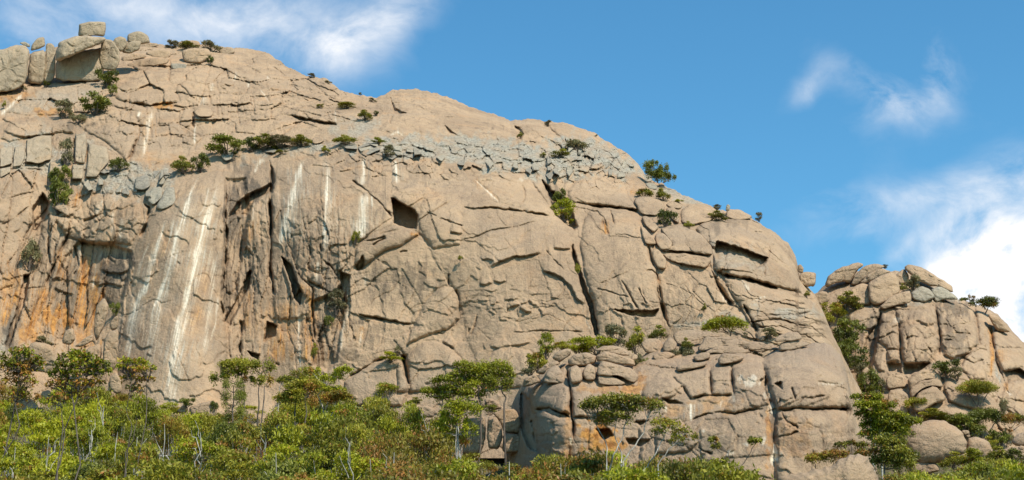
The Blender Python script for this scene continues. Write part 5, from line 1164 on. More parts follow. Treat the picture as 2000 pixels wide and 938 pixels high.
def shrub_proto(kind, h, spread, nclump, red=0.0, dens=300, lsize=(0.19, 0.085)):
    limbs, C, Rr = [], [], []
    for c in range(nclump):
        a2 = rng.uniform(0, 6.28); rr = spread * rng.rand() ** .6
        cr = rng.uniform(.3, .5) * spread
        cen = np.array([math.cos(a2) * rr, math.sin(a2) * rr, h * rng.uniform(.05, .8) * (1 - .4 * (rr / spread) ** 2)])
        C.append(cen); Rr.append((cr, cr, cr * .75)); limbs.append(tube(wiggle((rng.uniform(-.1, .1), rng.uniform(-.1, .1), -.4), cen, 4, .08), .04, .012, 4))
    Rr = np.array(Rr); n = (dens * (Rr[:, 0] / .7) ** 1.6).astype(int) + 20
    return make_plant('shrub', (0, 0, 0), limbs, C, Rr, n, kind, BARK, size=lsize, red=red, crown_name='foliage', stem_name='stem', flat=.25)
used = set()
PROTO = []   # (object, height, kind word)
for kind, h, sp, nc, bark, red, flat, st, dw in [
    ('bright', 5.0, 2.2, 12, GUM, .04, .5, 2, 1), ('bright', 4.2, 2.5, 12, BARK, .02, .45, 3, 0), ('olive', 5.5, 2.1, 12, GUM, .08, .5, 2, 2), ('olive', 4.6, 2.4, 13, BARK, .10, .5, 3, 1),
    ('red', 5.0, 2.2, 13, GUM, .34, .6, 3, 2), ('red', 4.2, 2.5, 14, BARK, .26, .6, 3, 0), ('dark', 5.2, 1.8, 12, BARK, .0, .8, 2, 1), ('olive', 5.0, 1.7, 9, GUM, .15, .4, 1, 2), ('bright', 5.6, 1.9, 10, GUM, .06, .4, 1, 2)]:
    PROTO.append((gum_proto(kind, h, sp, nc, bark, red, flat, st, deadwood=dw), h, kind))
SHRUB = {k: [shrub_proto(k, 1.6, 0.95, 13, r), shrub_proto(k, 1.3, 1.0, 14, r)] for k, r in (('bright', .03), ('olive', .08), ('dark', 0), ('grey', .05), ('red', .4))}
WORD = {'bright': 'bright green', 'olive': 'olive green', 'red': 'red tipped', 'dark': 'dark green', 'grey': 'grey green'}

def place(proto, loc, sc, rz):
    """the prototype itself the first time, then copies"""
    if proto.name not in used:
        used.add(proto.name)
        proto.location = loc; proto.scale = sc; proto.rotation_euler = (0, 0, rz)
        return proto
    return copy_thing(proto, loc, rz, sc)

# ---- trees drawn one by one after the photograph
def hero(label, D, trunks, clumps, kind, bark=BARK, red=0.0, dens=1.0, tr=0.09, lsize=(0.30, 0.115), ground=True, droop=.5, name='gum_tree', group=None, under=0.0, zoff=0.0, shell=True, twigs=0):
    """trunks: polylines from crown to foot in photograph pixels; clumps: (px, py, rx, ry)"""
    limbs = []; tp = []
    for t in trunks:
        t = np.asarray(t, float)
        P = at(t[:, 0], t[:, 1], np.full(len(t), float(D)) + rng.uniform(-.4, .4, len(t)))
        if ground:
            b = P[-1].copy(); b[2] = float(ground_z(b[0], b[1])) - .5
            if b[2] < P[-1][2]: P = np.vstack([P, b])
        P = P[::-1]
        Q = [P[0]]
        for a, b in zip(P[:-1], P[1:]): Q += list(wiggle(a, b, 4, .035)[1:])
        limbs.append(tube(np.array(Q), tr, tr * .4, 6)); tp += list(Q[1:])
    tp = np.array(tp)
    C, Rr, n = [], [], []
    m = D / FPX / math.cos(PITCH)
    for (px, py, rx, ry) in clumps:
        RX, RY = rx * m, ry * m * 1.25
        k = max(1, int(round(rx / max(ry, 1) * 1.5)))
        for q in range(k):
            u = 0 if k == 1 else (q / (k - 1) * 2 - 1) * .66
            cy = py + abs(u) * ry * .5 + rng.uniform(-.25, .25) * ry
            c = at(np.array([px + u * rx]), np.array([cy]), np.array([D + rng.uniform(-.8, .8) * min(RX, 2.0)]))[0]
            rr = (.92 if under else 1) * RX * (1.2 if k == 1 else rng.uniform(.55, .74))
            C.append(c); Rr.append((rr, rr, RY * rng.uniform(.9, 1.25)))
            thin = .42 if under and py > np.quantile([c_[1] for c_ in clumps], .6) else 1.0
            n.append(int(thin * dens * 270 * max(rr, .25) * (max(rr, .25) + RY)) + 25)
            low = tp[tp[:, 2] < c[2] - .25 * RY]
            if len(low):
                s = low[np.argmin(((low - c) ** 2).sum(1))]
                limbs.append(tube(wiggle(s, c, 5, .05, -.05), tr * .42, .014, 4))
                for _ in range(twigs):
                    limbs.append(tube(wiggle(s + (c - s) * rng.uniform(.3, .6), c + rng.uniform(-1, 1, 3) * np.array([rr, rr, RY]) * .8, 4, .05), .022, .01, 3))
    ys = np.array([c[1] for c in clumps]); kk = []
    for (px, py, rx, ry) in clumps: kk += [red if py <= np.quantile(ys, .45) else under] * max(1, int(round(rx / max(ry, 1) * 1.5)))
    P = tp[0]
    e = make_plant(name, tuple(P), limbs, C, np.array(Rr), n, kind, bark, red=red, size=lsize, droop=droop, shell=shell, redk=kk if under else None,
                   crown_name='crown' if name != 'shrub' else 'foliage', stem_name='trunk' if name != 'shrub' else 'stem')
    return tag(e, label, 'tree' if name != 'shrub' else 'shrub', group)
def cl(z, *q): return [(*z(a, b)[0], c / sc_[z], d / sc_[z]) for a, b, c, d in q]
sc_ = {zA: 2.68, zB: 2.68, zC: 2.68, zD: 2.344, zE: 2.344, zF: 2.344, zG: 2.344, zH: 2.604, z1: 3.2575, z2: 3.2575, z3: 3.2575, z4: 2.95, z5: 2.95, z6: 3.375, zP: 1.0}

def RtD(q): return float(Rt.D(q[0][0], q[0][1])[0]) - 1.0
hero('leftmost tall tree with a red brown and green crown against the cliff foot', 104, [z1(120, 250, 95, 440, 125, 590, 60, 720, 20, 800), z1(170, 260, 120, 380, 100, 440)],
     cl(z1, (60, 150, 55, 35), (140, 125, 70, 28), (210, 150, 55, 35), (100, 200, 80, 30), (190, 205, 70, 35), (30, 210, 50, 35), (240, 190, 40, 30), (130, 260, 80, 25), (70, 300, 50, 30), (170, 310, 60, 30), (110, 380, 60, 34), (200, 400, 50, 30)), 'bright', BARK, .12, .42, .06, twigs=4, under=.7)
hero('second tall tree from the left, green top over rust coloured twigs', 100, [z1(525, 230, 500, 380, 450, 520, 410, 620, 400, 740, 365, 870), z1(440, 300, 460, 420, 470, 470), z1(395, 480, 400, 620)],
     cl(z1, (500, 135, 75, 30), (430, 160, 50, 30), (570, 165, 65, 30), (640, 200, 50, 28), (400, 200, 60, 28), (520, 200, 80, 30), (360, 250, 50, 25), (460, 250, 70, 25), (590, 250, 60, 25), (410, 310, 50, 22), (670, 240, 35, 22), (350, 330, 60, 30), (520, 320, 70, 30), (600, 310, 60, 26), (460, 380, 60, 34), (560, 390, 50, 30), (370, 410, 60, 30)), 'bright', BARK, .10, .42, .06, twigs=4, under=.7)
hero('thin sparse tree with bare pinkish twigs left of the white streaks', 102, [z1(835, 300, 815, 430, 805, 500, 838, 610, 820, 700, 798, 860), z1(935, 300, 932, 420, 930, 560), z1(870, 560, 850, 680, 800, 760)],
     cl(z1, (820, 180, 60, 22), (900, 190, 45, 24), (950, 225, 35, 30), (870, 230, 70, 20), (770, 215, 30, 16), (820, 280, 60, 26), (920, 290, 50, 26), (860, 350, 50, 26)), 'bright', BARK, .15, .30, .045, twigs=6, under=.7)
hero('flat topped tree below the long slot in the cliff, crown of separate pads', 168, [z2(395, 270, 410, 340, 415, 440, 400, 560), z2(515, 260, 505, 360, 508, 445, 500, 560), z2(545, 330, 540, 420)],
     cl(z2, (350, 200, 85, 34), (430, 200, 60, 30), (530, 215, 65, 40), (255, 285, 52, 38), (310, 250, 40, 26), (500, 300, 40, 28), (550, 300, 40, 28), (440, 285, 30, 18), (390, 250, 40, 20)), 'olive', BARK, .04, 1.1, .11)
hero('dark dense she-oak standing under the flat topped tree', 166, [z2(345, 340, 340, 480, 335, 640)], cl(z2, (340, 340, 60, 40), (340, 420, 65, 60), (350, 520, 60, 60), (320, 600, 70, 60), (420, 620, 60, 50), (400, 400, 30, 40)), 'dark', BARK, 0, 1.3, .12, lsize=(.34, .06), droop=1.2)
hero('small flat crowned tree right of the flat topped tree', 175, [z2(690, 300, 640, 340, 632, 400, 630, 480)], cl(z2, (690, 292, 45, 16), (650, 305, 28, 12)), 'olive', GUM, .05, 1.0, .07)
hero('wide crowned olive tree left of the vegetated gully foot', 172, [z2(800, 330, 800, 420, 812, 500), z2(740, 420, 735, 500)], cl(z2, (770, 345, 90, 34), (830, 320, 60, 30), (700, 415, 85, 26), (740, 380, 60, 22)), 'olive', BARK, .1, 1.0, .09)
hero('pale branched tree with three small pads at the vegetated gully foot', 176, [z2(940, 330, 880, 400, 900, 440, 920, 510), z2(1020, 280, 1015, 340, 960, 420, 930, 480)], cl(z2, (1045, 235, 50, 20), (1010, 270, 35, 18), (940, 300, 50, 26), (905, 350, 45, 22), (860, 240, 30, 25), (1000, 370, 60, 22)), 'bright', GUM, .06, .95, .09)
hero('rust topped tree beside the pale branched tree', 174, [z2(1000, 410, 990, 480, 960, 540)], cl(z2, (1010, 400, 80, 22), (960, 420, 50, 20)), 'red', GUM, .6, .9, .07)
hero('big spreading bright green tree in front of the face, left of the outcrop', 178,
     [z3(830, 320, 815, 380, 808, 440, 800, 520), z3(930, 330, 925, 400, 940, 450), z3(1080, 320, 1075, 370, 1100, 410, 1090, 450), z3(700, 400, 700, 450, 690, 500), z3(740, 430, 715, 470)],
     cl(z3, (830, 208, 55, 26), (890, 240, 70, 36), (960, 240, 80, 44), (1050, 225, 80, 36), (1100, 270, 50, 40), (790, 285, 70, 38), (690, 300, 55, 26), (630, 375, 58, 24), (850, 320, 70, 36), (950, 310, 70, 40), (1060, 330, 60, 40), (720, 360, 60, 28), (830, 385, 60, 30), (900, 380, 60, 40), (1110, 320, 30, 26), (700, 410, 50, 22)), 'bright', BARK, .05, 1.05, .13)
hero('bushy green tree with a pale forked trunk beside the low block group', 160, [z3(800, 520, 790, 570, 800, 620, 798, 700), z3(745, 530, 775, 590, 795, 615)],
     cl(z3, (800, 470, 75, 40), (750, 510, 60, 40), (860, 480, 60, 36), (910, 485, 35, 26), (870, 605, 42, 36), (820, 560, 50, 30), (740, 570, 50, 40), (700, 610, 40, 40)), 'bright', GUM, .02, 1.15, .1)
hero('slender gum with a white trunk and glossy wide crown in front of the outcrop', 108,
     [z4(735, 540, 700, 680, 668, 745, 640, 800, 618, 880, 630, 960), z4(660, 600, 655, 700, 690, 780, 690, 860, 670, 960), z4(545, 620, 600, 720, 605, 840, 620, 960), z4(840, 580, 820, 660, 770, 740, 700, 830)],
     cl(z4, (560, 490, 90, 26), (650, 470, 90, 26), (740, 475, 90, 26), (830, 495, 80, 28), (890, 515, 40, 24), (500, 515, 50, 18), (610, 560, 70, 26), (680, 570, 70, 28), (590, 600, 50, 20), (720, 520, 80, 20)), 'olive', GUM, .07, .75, .065, lsize=(.24, .085), twigs=3)
hero('right leaning gum limb crown hanging before the outcrop wall', 106, [z4(960, 640, 915, 720, 890, 780, 840, 860, 780, 940), z4(1040, 690, 960, 760, 900, 850)],
     cl(z4, (915, 600, 50, 24), (975, 620, 50, 26), (1030, 655, 55, 26), (1085, 690, 40, 24), (900, 650, 40, 20), (1010, 700, 40, 22)), 'olive', GUM, .2, .7, .06, lsize=(.24, .085), twigs=3)
hero('thin leaning sapling with one tuft before the middle of the outcrop wall', 110, [z5(520, 715, 490, 780, 450, 840, 400, 890, 390, 960), z5(360, 780, 370, 840, 395, 890)], cl(z5, (515, 708, 36, 14), (275, 700, 26, 12), (290, 740, 22, 14)), 'olive', BARK, .1, .8, .045, twigs=2)
hero('small bright shrub tree at the foot of the outcrop wall, left of the sapling', 112, [z5(310, 860, 305, 900, 305, 960)], cl(z5, (310, 840, 40, 26), (275, 860, 36, 26), (350, 870, 34, 22), (240, 890, 50, 30)), 'bright', BARK, .05, 1, .05)
hero('tall layered green tree right of the outcrop corner', 150, [z6(380, 420, 370, 520, 358, 620, 372, 760, 360, 860), z6(300, 420, 340, 520), z6(480, 500, 400, 600)],
     cl(z6, (260, 385, 45, 24), (350, 390, 60, 26), (330, 440, 80, 26), (430, 440, 60, 30), (290, 500, 50, 24), (390, 510, 80, 34), (480, 520, 80, 36), (570, 540, 60, 24), (620, 545, 45, 18), (440, 570, 90, 36), (340, 570, 60, 34), (300, 630, 40, 22), (500, 600, 60, 40), (400, 630, 70, 40), (540, 600, 40, 26)), 'bright', GUM, .05, 1.15, .11)
hero('dense green tree below the tall layered one at the outcrop corner', 140, [z6(450, 720, 440, 800, 430, 900)], cl(z6, (440, 690, 70, 36), (520, 680, 50, 34), (400, 740, 60, 40), (500, 750, 80, 44), (580, 770, 50, 40), (450, 810, 90, 40), (560, 830, 60, 36)), 'olive', BARK, .03, 1.2, .1)
hero('small umbrella tree between the fins and the tall layered tree', RtD(z6(640, 520)), [z6(640, 430, 630, 480, 640, 520), z6(680, 440, 650, 500)], cl(z6, (640, 420, 60, 24), (690, 425, 36, 20), (600, 435, 30, 18)), 'olive', BARK, .1, 1.1, .09, ground=False)
hero('rusty sparse shrub on the gully side above the tall layered tree', RtD(z6(450, 480)), [z6(455, 440, 450, 480)], cl(z6, (470, 430, 50, 26), (510, 460, 36, 26), (430, 420, 24, 16)), 'red', BARK, .5, .9, .05, name='shrub', ground=False)
hero('flat crowned umbrella tree on the lower right hill', RtD(z6(1055, 470)), [z6(1040, 340, 1050, 400, 1055, 470), z6(980, 360, 1020, 420, 1050, 460), z6(1120, 350, 1080, 420, 1058, 465)], cl(z6, (1050, 312, 90, 24), (980, 335, 60, 20), (1120, 335, 50, 18), (1040, 345, 70, 16)), 'olive', BARK, .08, .95, .12, ground=False)
hero('dark green tree with forked trunk right of the dome boulder', RtD(z6(1105, 680)), [z6(1060, 520, 1085, 580, 1110, 640, 1105, 680), z6(1190, 540, 1150, 570, 1120, 620), z6(1000, 600, 1040, 640)], cl(z6, (1110, 505, 85, 30), (1040, 515, 60, 28), (1190, 535, 40, 30), (990, 560, 60, 36), (1030, 600, 60, 30), (960, 600, 40, 26)), 'dark', BARK, .02, 1.2, .1, ground=False)
hero('sparse crowned tree at the right edge above the boulders', RtD(z6(1235, 720)), [z6(1290, 560, 1250, 620, 1240, 680, 1235, 720), z6(1320, 580, 1280, 610)], cl(z6, (1290, 525, 60, 26), (1340, 545, 40, 26), (1250, 540, 40, 18)), 'olive', BARK, .1, .9, .08, ground=False)
hero('grey leaved sapling left of the right edge boulder', RtD(z6(1235, 730)), [z6(1240, 640, 1238, 680, 1235, 730)], cl(z6, (1245, 620, 26, 26), (1250, 680, 34, 40), (1225, 440, 24, 26)), 'grey', BARK, .1, 1, .05, ground=False)
hero('small red tipped shrub trees on the ledge left of the lichen boulder', 150, [z5(865, 800, 860, 840, 862, 880), z5(840, 810, 842, 880), z5(980, 790, 965, 850)], cl(z5, (870, 805, 50, 20), (985, 790, 60, 26), (940, 780, 30, 18), (840, 815, 24, 14)), 'red', BARK, .15, 1, .05)
hero('row of tufted saplings behind the lichen boulder', 156, [z5(1010, 740, 1015, 790), z5(1070, 730, 1075, 800), z5(1130, 740, 1130, 790)], cl(z5, (1010, 732, 30, 12), (1068, 722, 28, 12), (1130, 735, 34, 16), (1140, 780, 44, 18)), 'olive', BARK, .15, .9, .05)
hero('lone dark tree on the skyline right of the grey rock band', 256, [zC(1000, 490, 1020, 520, 1030, 555), zC(1095, 520, 1085, 540, 1060, 555)], cl(zC, (985, 465, 28, 30), (1015, 450, 16, 16), (1020, 500, 34, 26), (1062, 480, 24, 24), (1050, 515, 40, 22), (1105, 520, 20, 18), (1000, 500, 30, 26)), 'dark', BARK, 0, 1.5, .12, ground=False)
hero('umbrella shaped tree on the right skyline against the white cloud', 268, [zH(993, 300, 985, 325, 974, 350), zH(965, 300, 975, 325)], cl(zH, (992, 275, 40, 14), (1015, 292, 26, 12), (970, 288, 24, 12), (995, 300, 34, 10)), 'dark', BARK, .12, .9, .13, ground=False, twigs=1)
hero('small wispy tree on the right skyline left of the umbrella shaped tree', 268, [zH(915, 275, 922, 295, 928, 312)], cl(zH, (905, 262, 16, 10), (922, 285, 20, 14), (866, 272, 18, 6), (905, 295, 14, 8)), 'dark', BARK, .15, .8, .1, ground=False)
hero('green umbrella shrub on the pale ledge right of the big crack', 205, [zG(545, 790, 535, 815, 530, 835), zG(480, 790, 520, 820)], cl(zG, (500, 770, 60, 22), (560, 778, 40, 18), (440, 795, 36, 18)), 'bright', BARK, .03, 1.3, .1, ground=False)

# ---- bushes growing on the rock: (px, py, rx, ry, kind, sheet, label)
BUSH = [
    (*zA(555, 400)[0], 24, 20, 'dark', 'A', 'dark green bush right of the hollow under the summit slab'), (*zA(500, 535)[0], 32, 20, 'dark', 'A', 'wide green bush between the pale slab and the round dome, upper left'), (*zA(585, 460)[0], 12, 14, 'dark', 'A', 'small dark bush in the crack below the hollow bush'),
    (*zA(330, 570)[0], 22, 17, 'grey', 'A', 'grey green bush on the pale slab at upper left'), (*zA(410, 612)[0], 14, 10, 'grey', 'A', 'low grey shrub beside the top of the round dome'), (*zA(620, 855)[0], 18, 13, 'dark', 'A', 'dark bush at the bottom of the round dome crack'),
    (*zA(340, 800)[0], 17, 26, 'grey', 'A', 'tall brownish bush among the grey blocks at left'), (*zA(325, 905)[0], 16, 15, 'dark', 'A', 'dark bush below the brownish one at left'), (*zA(1190, 765)[0], 38, 18, 'dark', 'A', 'big dark bush on the ledge above the white streaks'),
    (*zA(960, 860)[0], 22, 15, 'olive', 'A', 'olive bush left of the white ledge boulder'), (*zA(1050, 845)[0], 17, 17, 'dark', 'A', 'dark bush just left of the white ledge boulder'), (*zA(1320, 745)[0], 18, 14, 'dark', 'A', 'bush at the right end of the ledge thicket, above the streaks'),
    (*zA(900, 232)[0], 16, 7, 'grey', 'A', 'left bush on the summit ridge skyline'), (*zA(990, 238)[0], 22, 7, 'olive', 'A', 'middle low bush on the summit ridge skyline'), (*zA(1110, 238)[0], 19, 11, 'grey', 'A', 'right bush on the summit ridge skyline'), (*zA(1100, 305)[0], 10, 12, 'dark', 'A', 'dark bush in the ridge crack below the skyline bushes'),
    (*zA(245, 435)[0], 11, 6, 'dark', 'A', 'small bush at the foot of the two pillars'), (*zA(122, 452)[0], 7, 8, 'grey', 'A', 'tiny bush left of the pillars foot'), (*zA(85, 320)[0], 8, 12, 'dark', 'A', 'dark tuft in the leftmost skyline rock'),
    (*zB(40, 478)[0], 26, 13, 'olive', 'A', 'olive shrub at the left of the ledge thicket'), (*zB(130, 475)[0], 32, 9, 'grey', 'A', 'long low shrub in the middle of the ledge thicket'), (*zB(235, 470)[0], 22, 9, 'olive', 'A', 'low shrub left of the brown ledge boulder'), (*zB(130, 520)[0], 13, 5, 'olive', 'A', 'tiny mat shrub at the streaked wall rim'),
    (*zB(365, 510)[0], 12, 8, 'olive', 'A', 'small shrub among the grey ledge blocks'), (*zB(470, 462)[0], 22, 9, 'olive', 'A', 'low shrub on the slope above the grey blocks'), (*zB(640, 470)[0], 14, 5, 'bright', 'A', 'bright grassy tuft on the grey ledge'), (*zB(695, 525)[0], 14, 11, 'grey', 'A', 'grey bush at the start of the grey rock band'),
    (*zB(570, 335)[0], 16, 8, 'olive', 'A', 'olive shrub below the dome rock notch'), (*zB(630, 320)[0], 8, 6, 'dark', 'A', 'small dark shrub beside the dome rock notch'), (*zB(480, 280)[0], 20, 5, 'olive', 'A', 'thin line of shrub on the upper slope'), (*zB(335, 280)[0], 10, 4, 'olive', 'A', 'tiny shrub left of the thin shrub line'),
    (*zB(290, 125)[0], 12, 4, 'grey', 'A', 'low skyline shrub right of the summit shoulder'), (*zB(545, 222)[0], 5, 3, 'grey', 'A', 'speck of shrub on the sloping skyline'), (*zB(612, 252)[0], 9, 5, 'grey', 'A', 'small shrub in the skyline dip before the dome'), (*zB(378, 158)[0], 8, 4, 'grey', 'A', 'dark skyline shrub on the sloping shoulder'),
    (*zC(540, 700)[0], 24, 18, 'bright', 'A', 'green bush in the chimney gully right of centre'), (*zC(522, 630)[0], 16, 18, 'dark', 'A', 'brownish dark bush in the top of the chimney gully'), (*zC(590, 752)[0], 12, 6, 'bright', 'A', 'small green tuft at the bottom of the chimney gully'),
    (*zC(600, 345)[0], 24, 12, 'grey', 'A', 'brown grey scrub in the grey band notch'), (*zC(520, 400)[0], 20, 7, 'olive', 'A', 'sparse scrub on the grey band ledge'), (*zC(430, 405)[0], 9, 5, 'olive', 'A', 'tiny tuft on the grey band slab'), (*zC(455, 235)[0], 9, 6, 'grey', 'A', 'shrub in the skyline crack of the dome'), (*zC(312, 300)[0], 8, 7, 'olive', 'A', 'tuft in the dark skyline notch'), (*zC(708, 305)[0], 4, 3, 'grey', 'A', 'speck of shrub on the right dome skyline'),
    (*zC(965, 605)[0], 18, 9, 'olive', 'A', 'low shrub under the lone skyline tree, left one'), (*zC(1060, 615)[0], 15, 10, 'olive', 'A', 'low shrub under the lone skyline tree, right one'), (*zC(1075, 730)[0], 19, 17, 'dark', 'A', 'green bush among blocks below the lone skyline tree'), (*zC(1195, 770)[0], 13, 8, 'olive', 'A', 'small bush in front of the brown boulder near the skyline'), (*zC(1140, 645)[0], 10, 5, 'olive', 'A', 'grassy tuft on the right skyline slope'),
    (*zG(470, 245)[0], 13, 6, 'grey', 'A', 'grey shrub left of the white skyline stone'), (*zG(465, 288)[0], 20, 8, 'olive', 'A', 'olive shrub below the white skyline stone'), (*zG(662, 285)[0], 11, 10, 'grey', 'A', 'grey bush on the right skyline past the smooth boulder'), (*zG(410, 702)[0], 7, 9, 'olive', 'A', 'small lone shrub on the slab right of the big crack'),
    (*zG(710, 822)[0], 18, 9, 'grey', 'A', 'grey green shrub beside the outcrop oval boulder'), (*zG(600, 830)[0], 7, 6, 'grey', 'A', 'tiny grey shrub below the green umbrella shrub'), (*zG(880, 640)[0], 10, 7, 'olive', 'A', 'shrub under the notch boulder'),
    (*zD(268, 175)[0], 24, 32, 'dark', 'A', 'large dark bush in the left gully'), (*zD(255, 100)[0], 16, 16, 'dark', 'A', 'dark bush in the left gully above the large one'), (*zD(135, 440)[0], 19, 30, 'grey', 'A', 'grey drooping bush on the left wall gully'), (*zD(525, 700)[0], 12, 18, 'dark', 'A', 'dark bush beside the leaning slab at the cave foot'), (*zD(200, 855)[0], 14, 9, 'grey', 'A', 'low bush below the orange stain at far left'),
    (*zE(690, 250)[0], 11, 17, 'olive', 'A', 'olive bush on the streaked wall left of the square hole'), (*zE(600, 560)[0], 18, 20, 'grey', 'A', 'grey bush in the vegetated gully, upper one'), (*zE(565, 640)[0], 12, 16, 'dark', 'A', 'dark bush in the vegetated gully, lower one'), (*zE(500, 780)[0], 9, 16, 'olive', 'A', 'thin bush at the left side of the vegetated gully'), (*zE(850, 815)[0], 20, 8, 'bright', 'A', 'grassy tuft on the sloping crack above the lower boulders'), (*zE(880, 770)[0], 7, 9, 'grey', 'A', 'twiggy shrub above the sloping crack'),
    (*zF(232, 355)[0], 6, 7, 'olive', 'A', 'tiny shrub alone in the middle of the face'), (*zF(770, 400)[0], 8, 16, 'olive', 'A', 'narrow shrub inside the long dark crack'),
    (*zH(290, 420)[0], 24, 22, 'dark', 'B', 'dark green thicket in the gully, top one'), (*zH(260, 480)[0], 26, 26, 'dark', 'B', 'dark green thicket in the gully, second from top'), (*zH(290, 545)[0], 26, 24, 'dark', 'B', 'dark green thicket in the gully, middle one'), (*zH(330, 600)[0], 20, 18, 'dark', 'B', 'dark green thicket in the gully, fourth from top'), (*zH(350, 650)[0], 15, 16, 'grey', 'B', 'grey green thicket in the gully, lowest one'),
    (*zH(270, 285)[0], 28, 15, 'olive', 'B', 'olive bush on the gully head below the leaning slabs'), (*zH(205, 320)[0], 22, 16, 'olive', 'B', 'olive bush at the gully head left side'), (*zH(180, 365)[0], 14, 12, 'olive', 'B', 'olive bush against the right edge of the main face'), (*zH(260, 370)[0], 12, 10, 'grey', 'B', 'grey tuft between the olive bushes of the gully'),
    (*zH(610, 182)[0], 17, 14, 'grey', 'B', 'brown bush between boulders on top of the right hill'), (*zH(560, 208)[0], 11, 9, 'olive', 'B', 'olive tuft left of the brown hilltop bush'), (*zH(465, 105)[0], 10, 4, 'grey', 'B', 'skyline tuft behind the leaning slabs'), (*zH(780, 618)[0], 26, 15, 'dark', 'B', 'bush under the overhang on the right hill'), (*zH(830, 650)[0], 14, 11, 'grey', 'B', 'grey bush right of the overhang bush'), (*zH(1065, 810)[0], 9, 18, 'grey', 'B', 'thin grey shrub on the lower right hill'), (*zH(440, 720)[0], 8, 14, 'olive', 'B', 'small shrub by the stone stack in the gully'), (*zH(740, 860)[0], 30, 8, 'olive', 'B', 'low shrub row behind the dome boulder'),
    (*z4(255, 165)[0], 18, 22, 'bright', 'C', 'green bush with pale stem behind the outcrop left shoulder'), (*z4(205, 240)[0], 20, 20, 'olive', 'C', 'olive bush on the left shoulder of the outcrop'), (*z4(165, 290)[0], 14, 14, 'grey', 'C', 'twiggy grey bush at the far left of the outcrop top'), (*z4(440, 165)[0], 24, 14, 'bright', 'C', 'bright bush behind the oval capping boulder'), (*z4(540, 150)[0], 34, 18, 'bright', 'C', 'widest green bush behind the topmost slab'), (*z4(650, 120)[0], 28, 24, 'grey', 'C', 'grey feathery bush behind the topmost slab'), (*z4(770, 125)[0], 22, 22, 'olive', 'C', 'bush left of the round boulder behind the pile'), (*z4(895, 90)[0], 20, 14, 'olive', 'C', 'bush behind the round boulder at the crack foot'), (*z4(350, 160)[0], 18, 10, 'olive', 'C', 'low olive shrub left of the bright outcrop bush'),
    (*z4(845, 300)[0], 24, 24, 'dark', 'D', 'dark green bush in the dip of the outcrop top'), (*z4(790, 300)[0], 12, 26, 'grey', 'D', 'twiggy grey shrub left of the dark dip bush'), (*z4(900, 270)[0], 14, 12, 'grey', 'D', 'grey shrub right of the dark dip bush'), (*z4(1040, 190)[0], 20, 18, 'grey', 'D', 'grey shrub on the outcrop ledge, upper right'), (*z4(1070, 150)[0], 12, 10, 'olive', 'D', 'olive tuft above the grey ledge shrub'), (*z4(970, 265)[0], 16, 9, 'olive', 'D', 'low olive shrub on the outcrop ledge'), (*z5(235, 235)[0], 16, 16, 'bright', 'D', 'bright green bush left of the dark brown ledge boulder'), (*z5(130, 240)[0], 18, 18, 'grey', 'D', 'grey shrub left of the bright ledge bush'), (*z5(510, 205)[0], 12, 10, 'grey', 'D', 'dry grey shrub on the outcrop crest slab'), (*z5(540, 235)[0], 10, 6, 'grey', 'D', 'dry twigs at the end of the crest slab'),
    (*z6(520, 560)[0], 26, 14, 'olive', 'B', 'olive shrub right of the tall layered tree, below the stone stack'), (*z6(600, 580)[0], 24, 10, 'bright', 'B', 'bright low shrub above the left shoulder of the dome boulder'), (*z6(740, 510)[0], 26, 9, 'olive', 'B', 'olive shrub on top behind the dome boulder'), (*z6(860, 545)[0], 22, 10, 'dark', 'B', 'dark shrub behind the right shoulder of the dome boulder'),
    (*z6(960, 560)[0], 24, 18, 'dark', 'B', 'dark rounded shrub left of the forked dark tree'), (*z6(1180, 660)[0], 22, 16, 'dark', 'B', 'dark shrub between the forked dark tree and edge boulder'), (*z6(1120, 700)[0], 18, 12, 'olive', 'B', 'olive shrub at the foot of the forked dark tree'),
    (*z6(890, 805)[0], 26, 14, 'olive', 'F', 'olive shrub in front of the dome boulder base, left one'), (*z6(1010, 790)[0], 30, 14, 'bright', 'F', 'bright shrub in front of the half buried boulder'), (*z6(1160, 775)[0], 28, 15, 'olive', 'F', 'olive shrub in front of the low orange brown stone'), (*z6(1260, 770)[0], 22, 12, 'dark', 'F', 'dark shrub at the right below the edge boulder'), (*z6(600, 800)[0], 20, 16, 'dark', 'F', 'dark shrub at the shaded left base of the dome boulder'),
    (*z6(560, 620)[0], 18, 16, 'olive', 'F', 'olive shrub hugging the left side of the dome boulder'), (*z6(320, 290)[0], 20, 26, 'dark', 'B', 'dark shrub at the bottom of the gully against the main face'), (*z6(400, 330)[0], 14, 16, 'grey', 'B', 'grey shrub among stones at the gully bottom'), (*z6(300, 330)[0], 18, 14, 'olive', 'B', 'olive shrub at the outcrop corner top of the gully bottom'),
    (*z3(1000, 480)[0], 14, 10, 'dark', 'E', 'dark shrub under the slanted boulder of the block group'), (*z3(520, 435)[0], 16, 7, 'olive', 'E', 'olive shrub below the cliff foot boulders'), (*zA(20, 540)[0], 6, 8, 'olive', 'A', 'small tuft at the left edge beside the white stain'), (*z2(220, 470)[0], 9, 12, 'dark', 'E2', 'small dark shrub on the pale flat boulder'), (*z1(1190, 440)[0], 16, 9, 'dark', 'E2', 'dark shrub at the foot of the white streaks'),
]
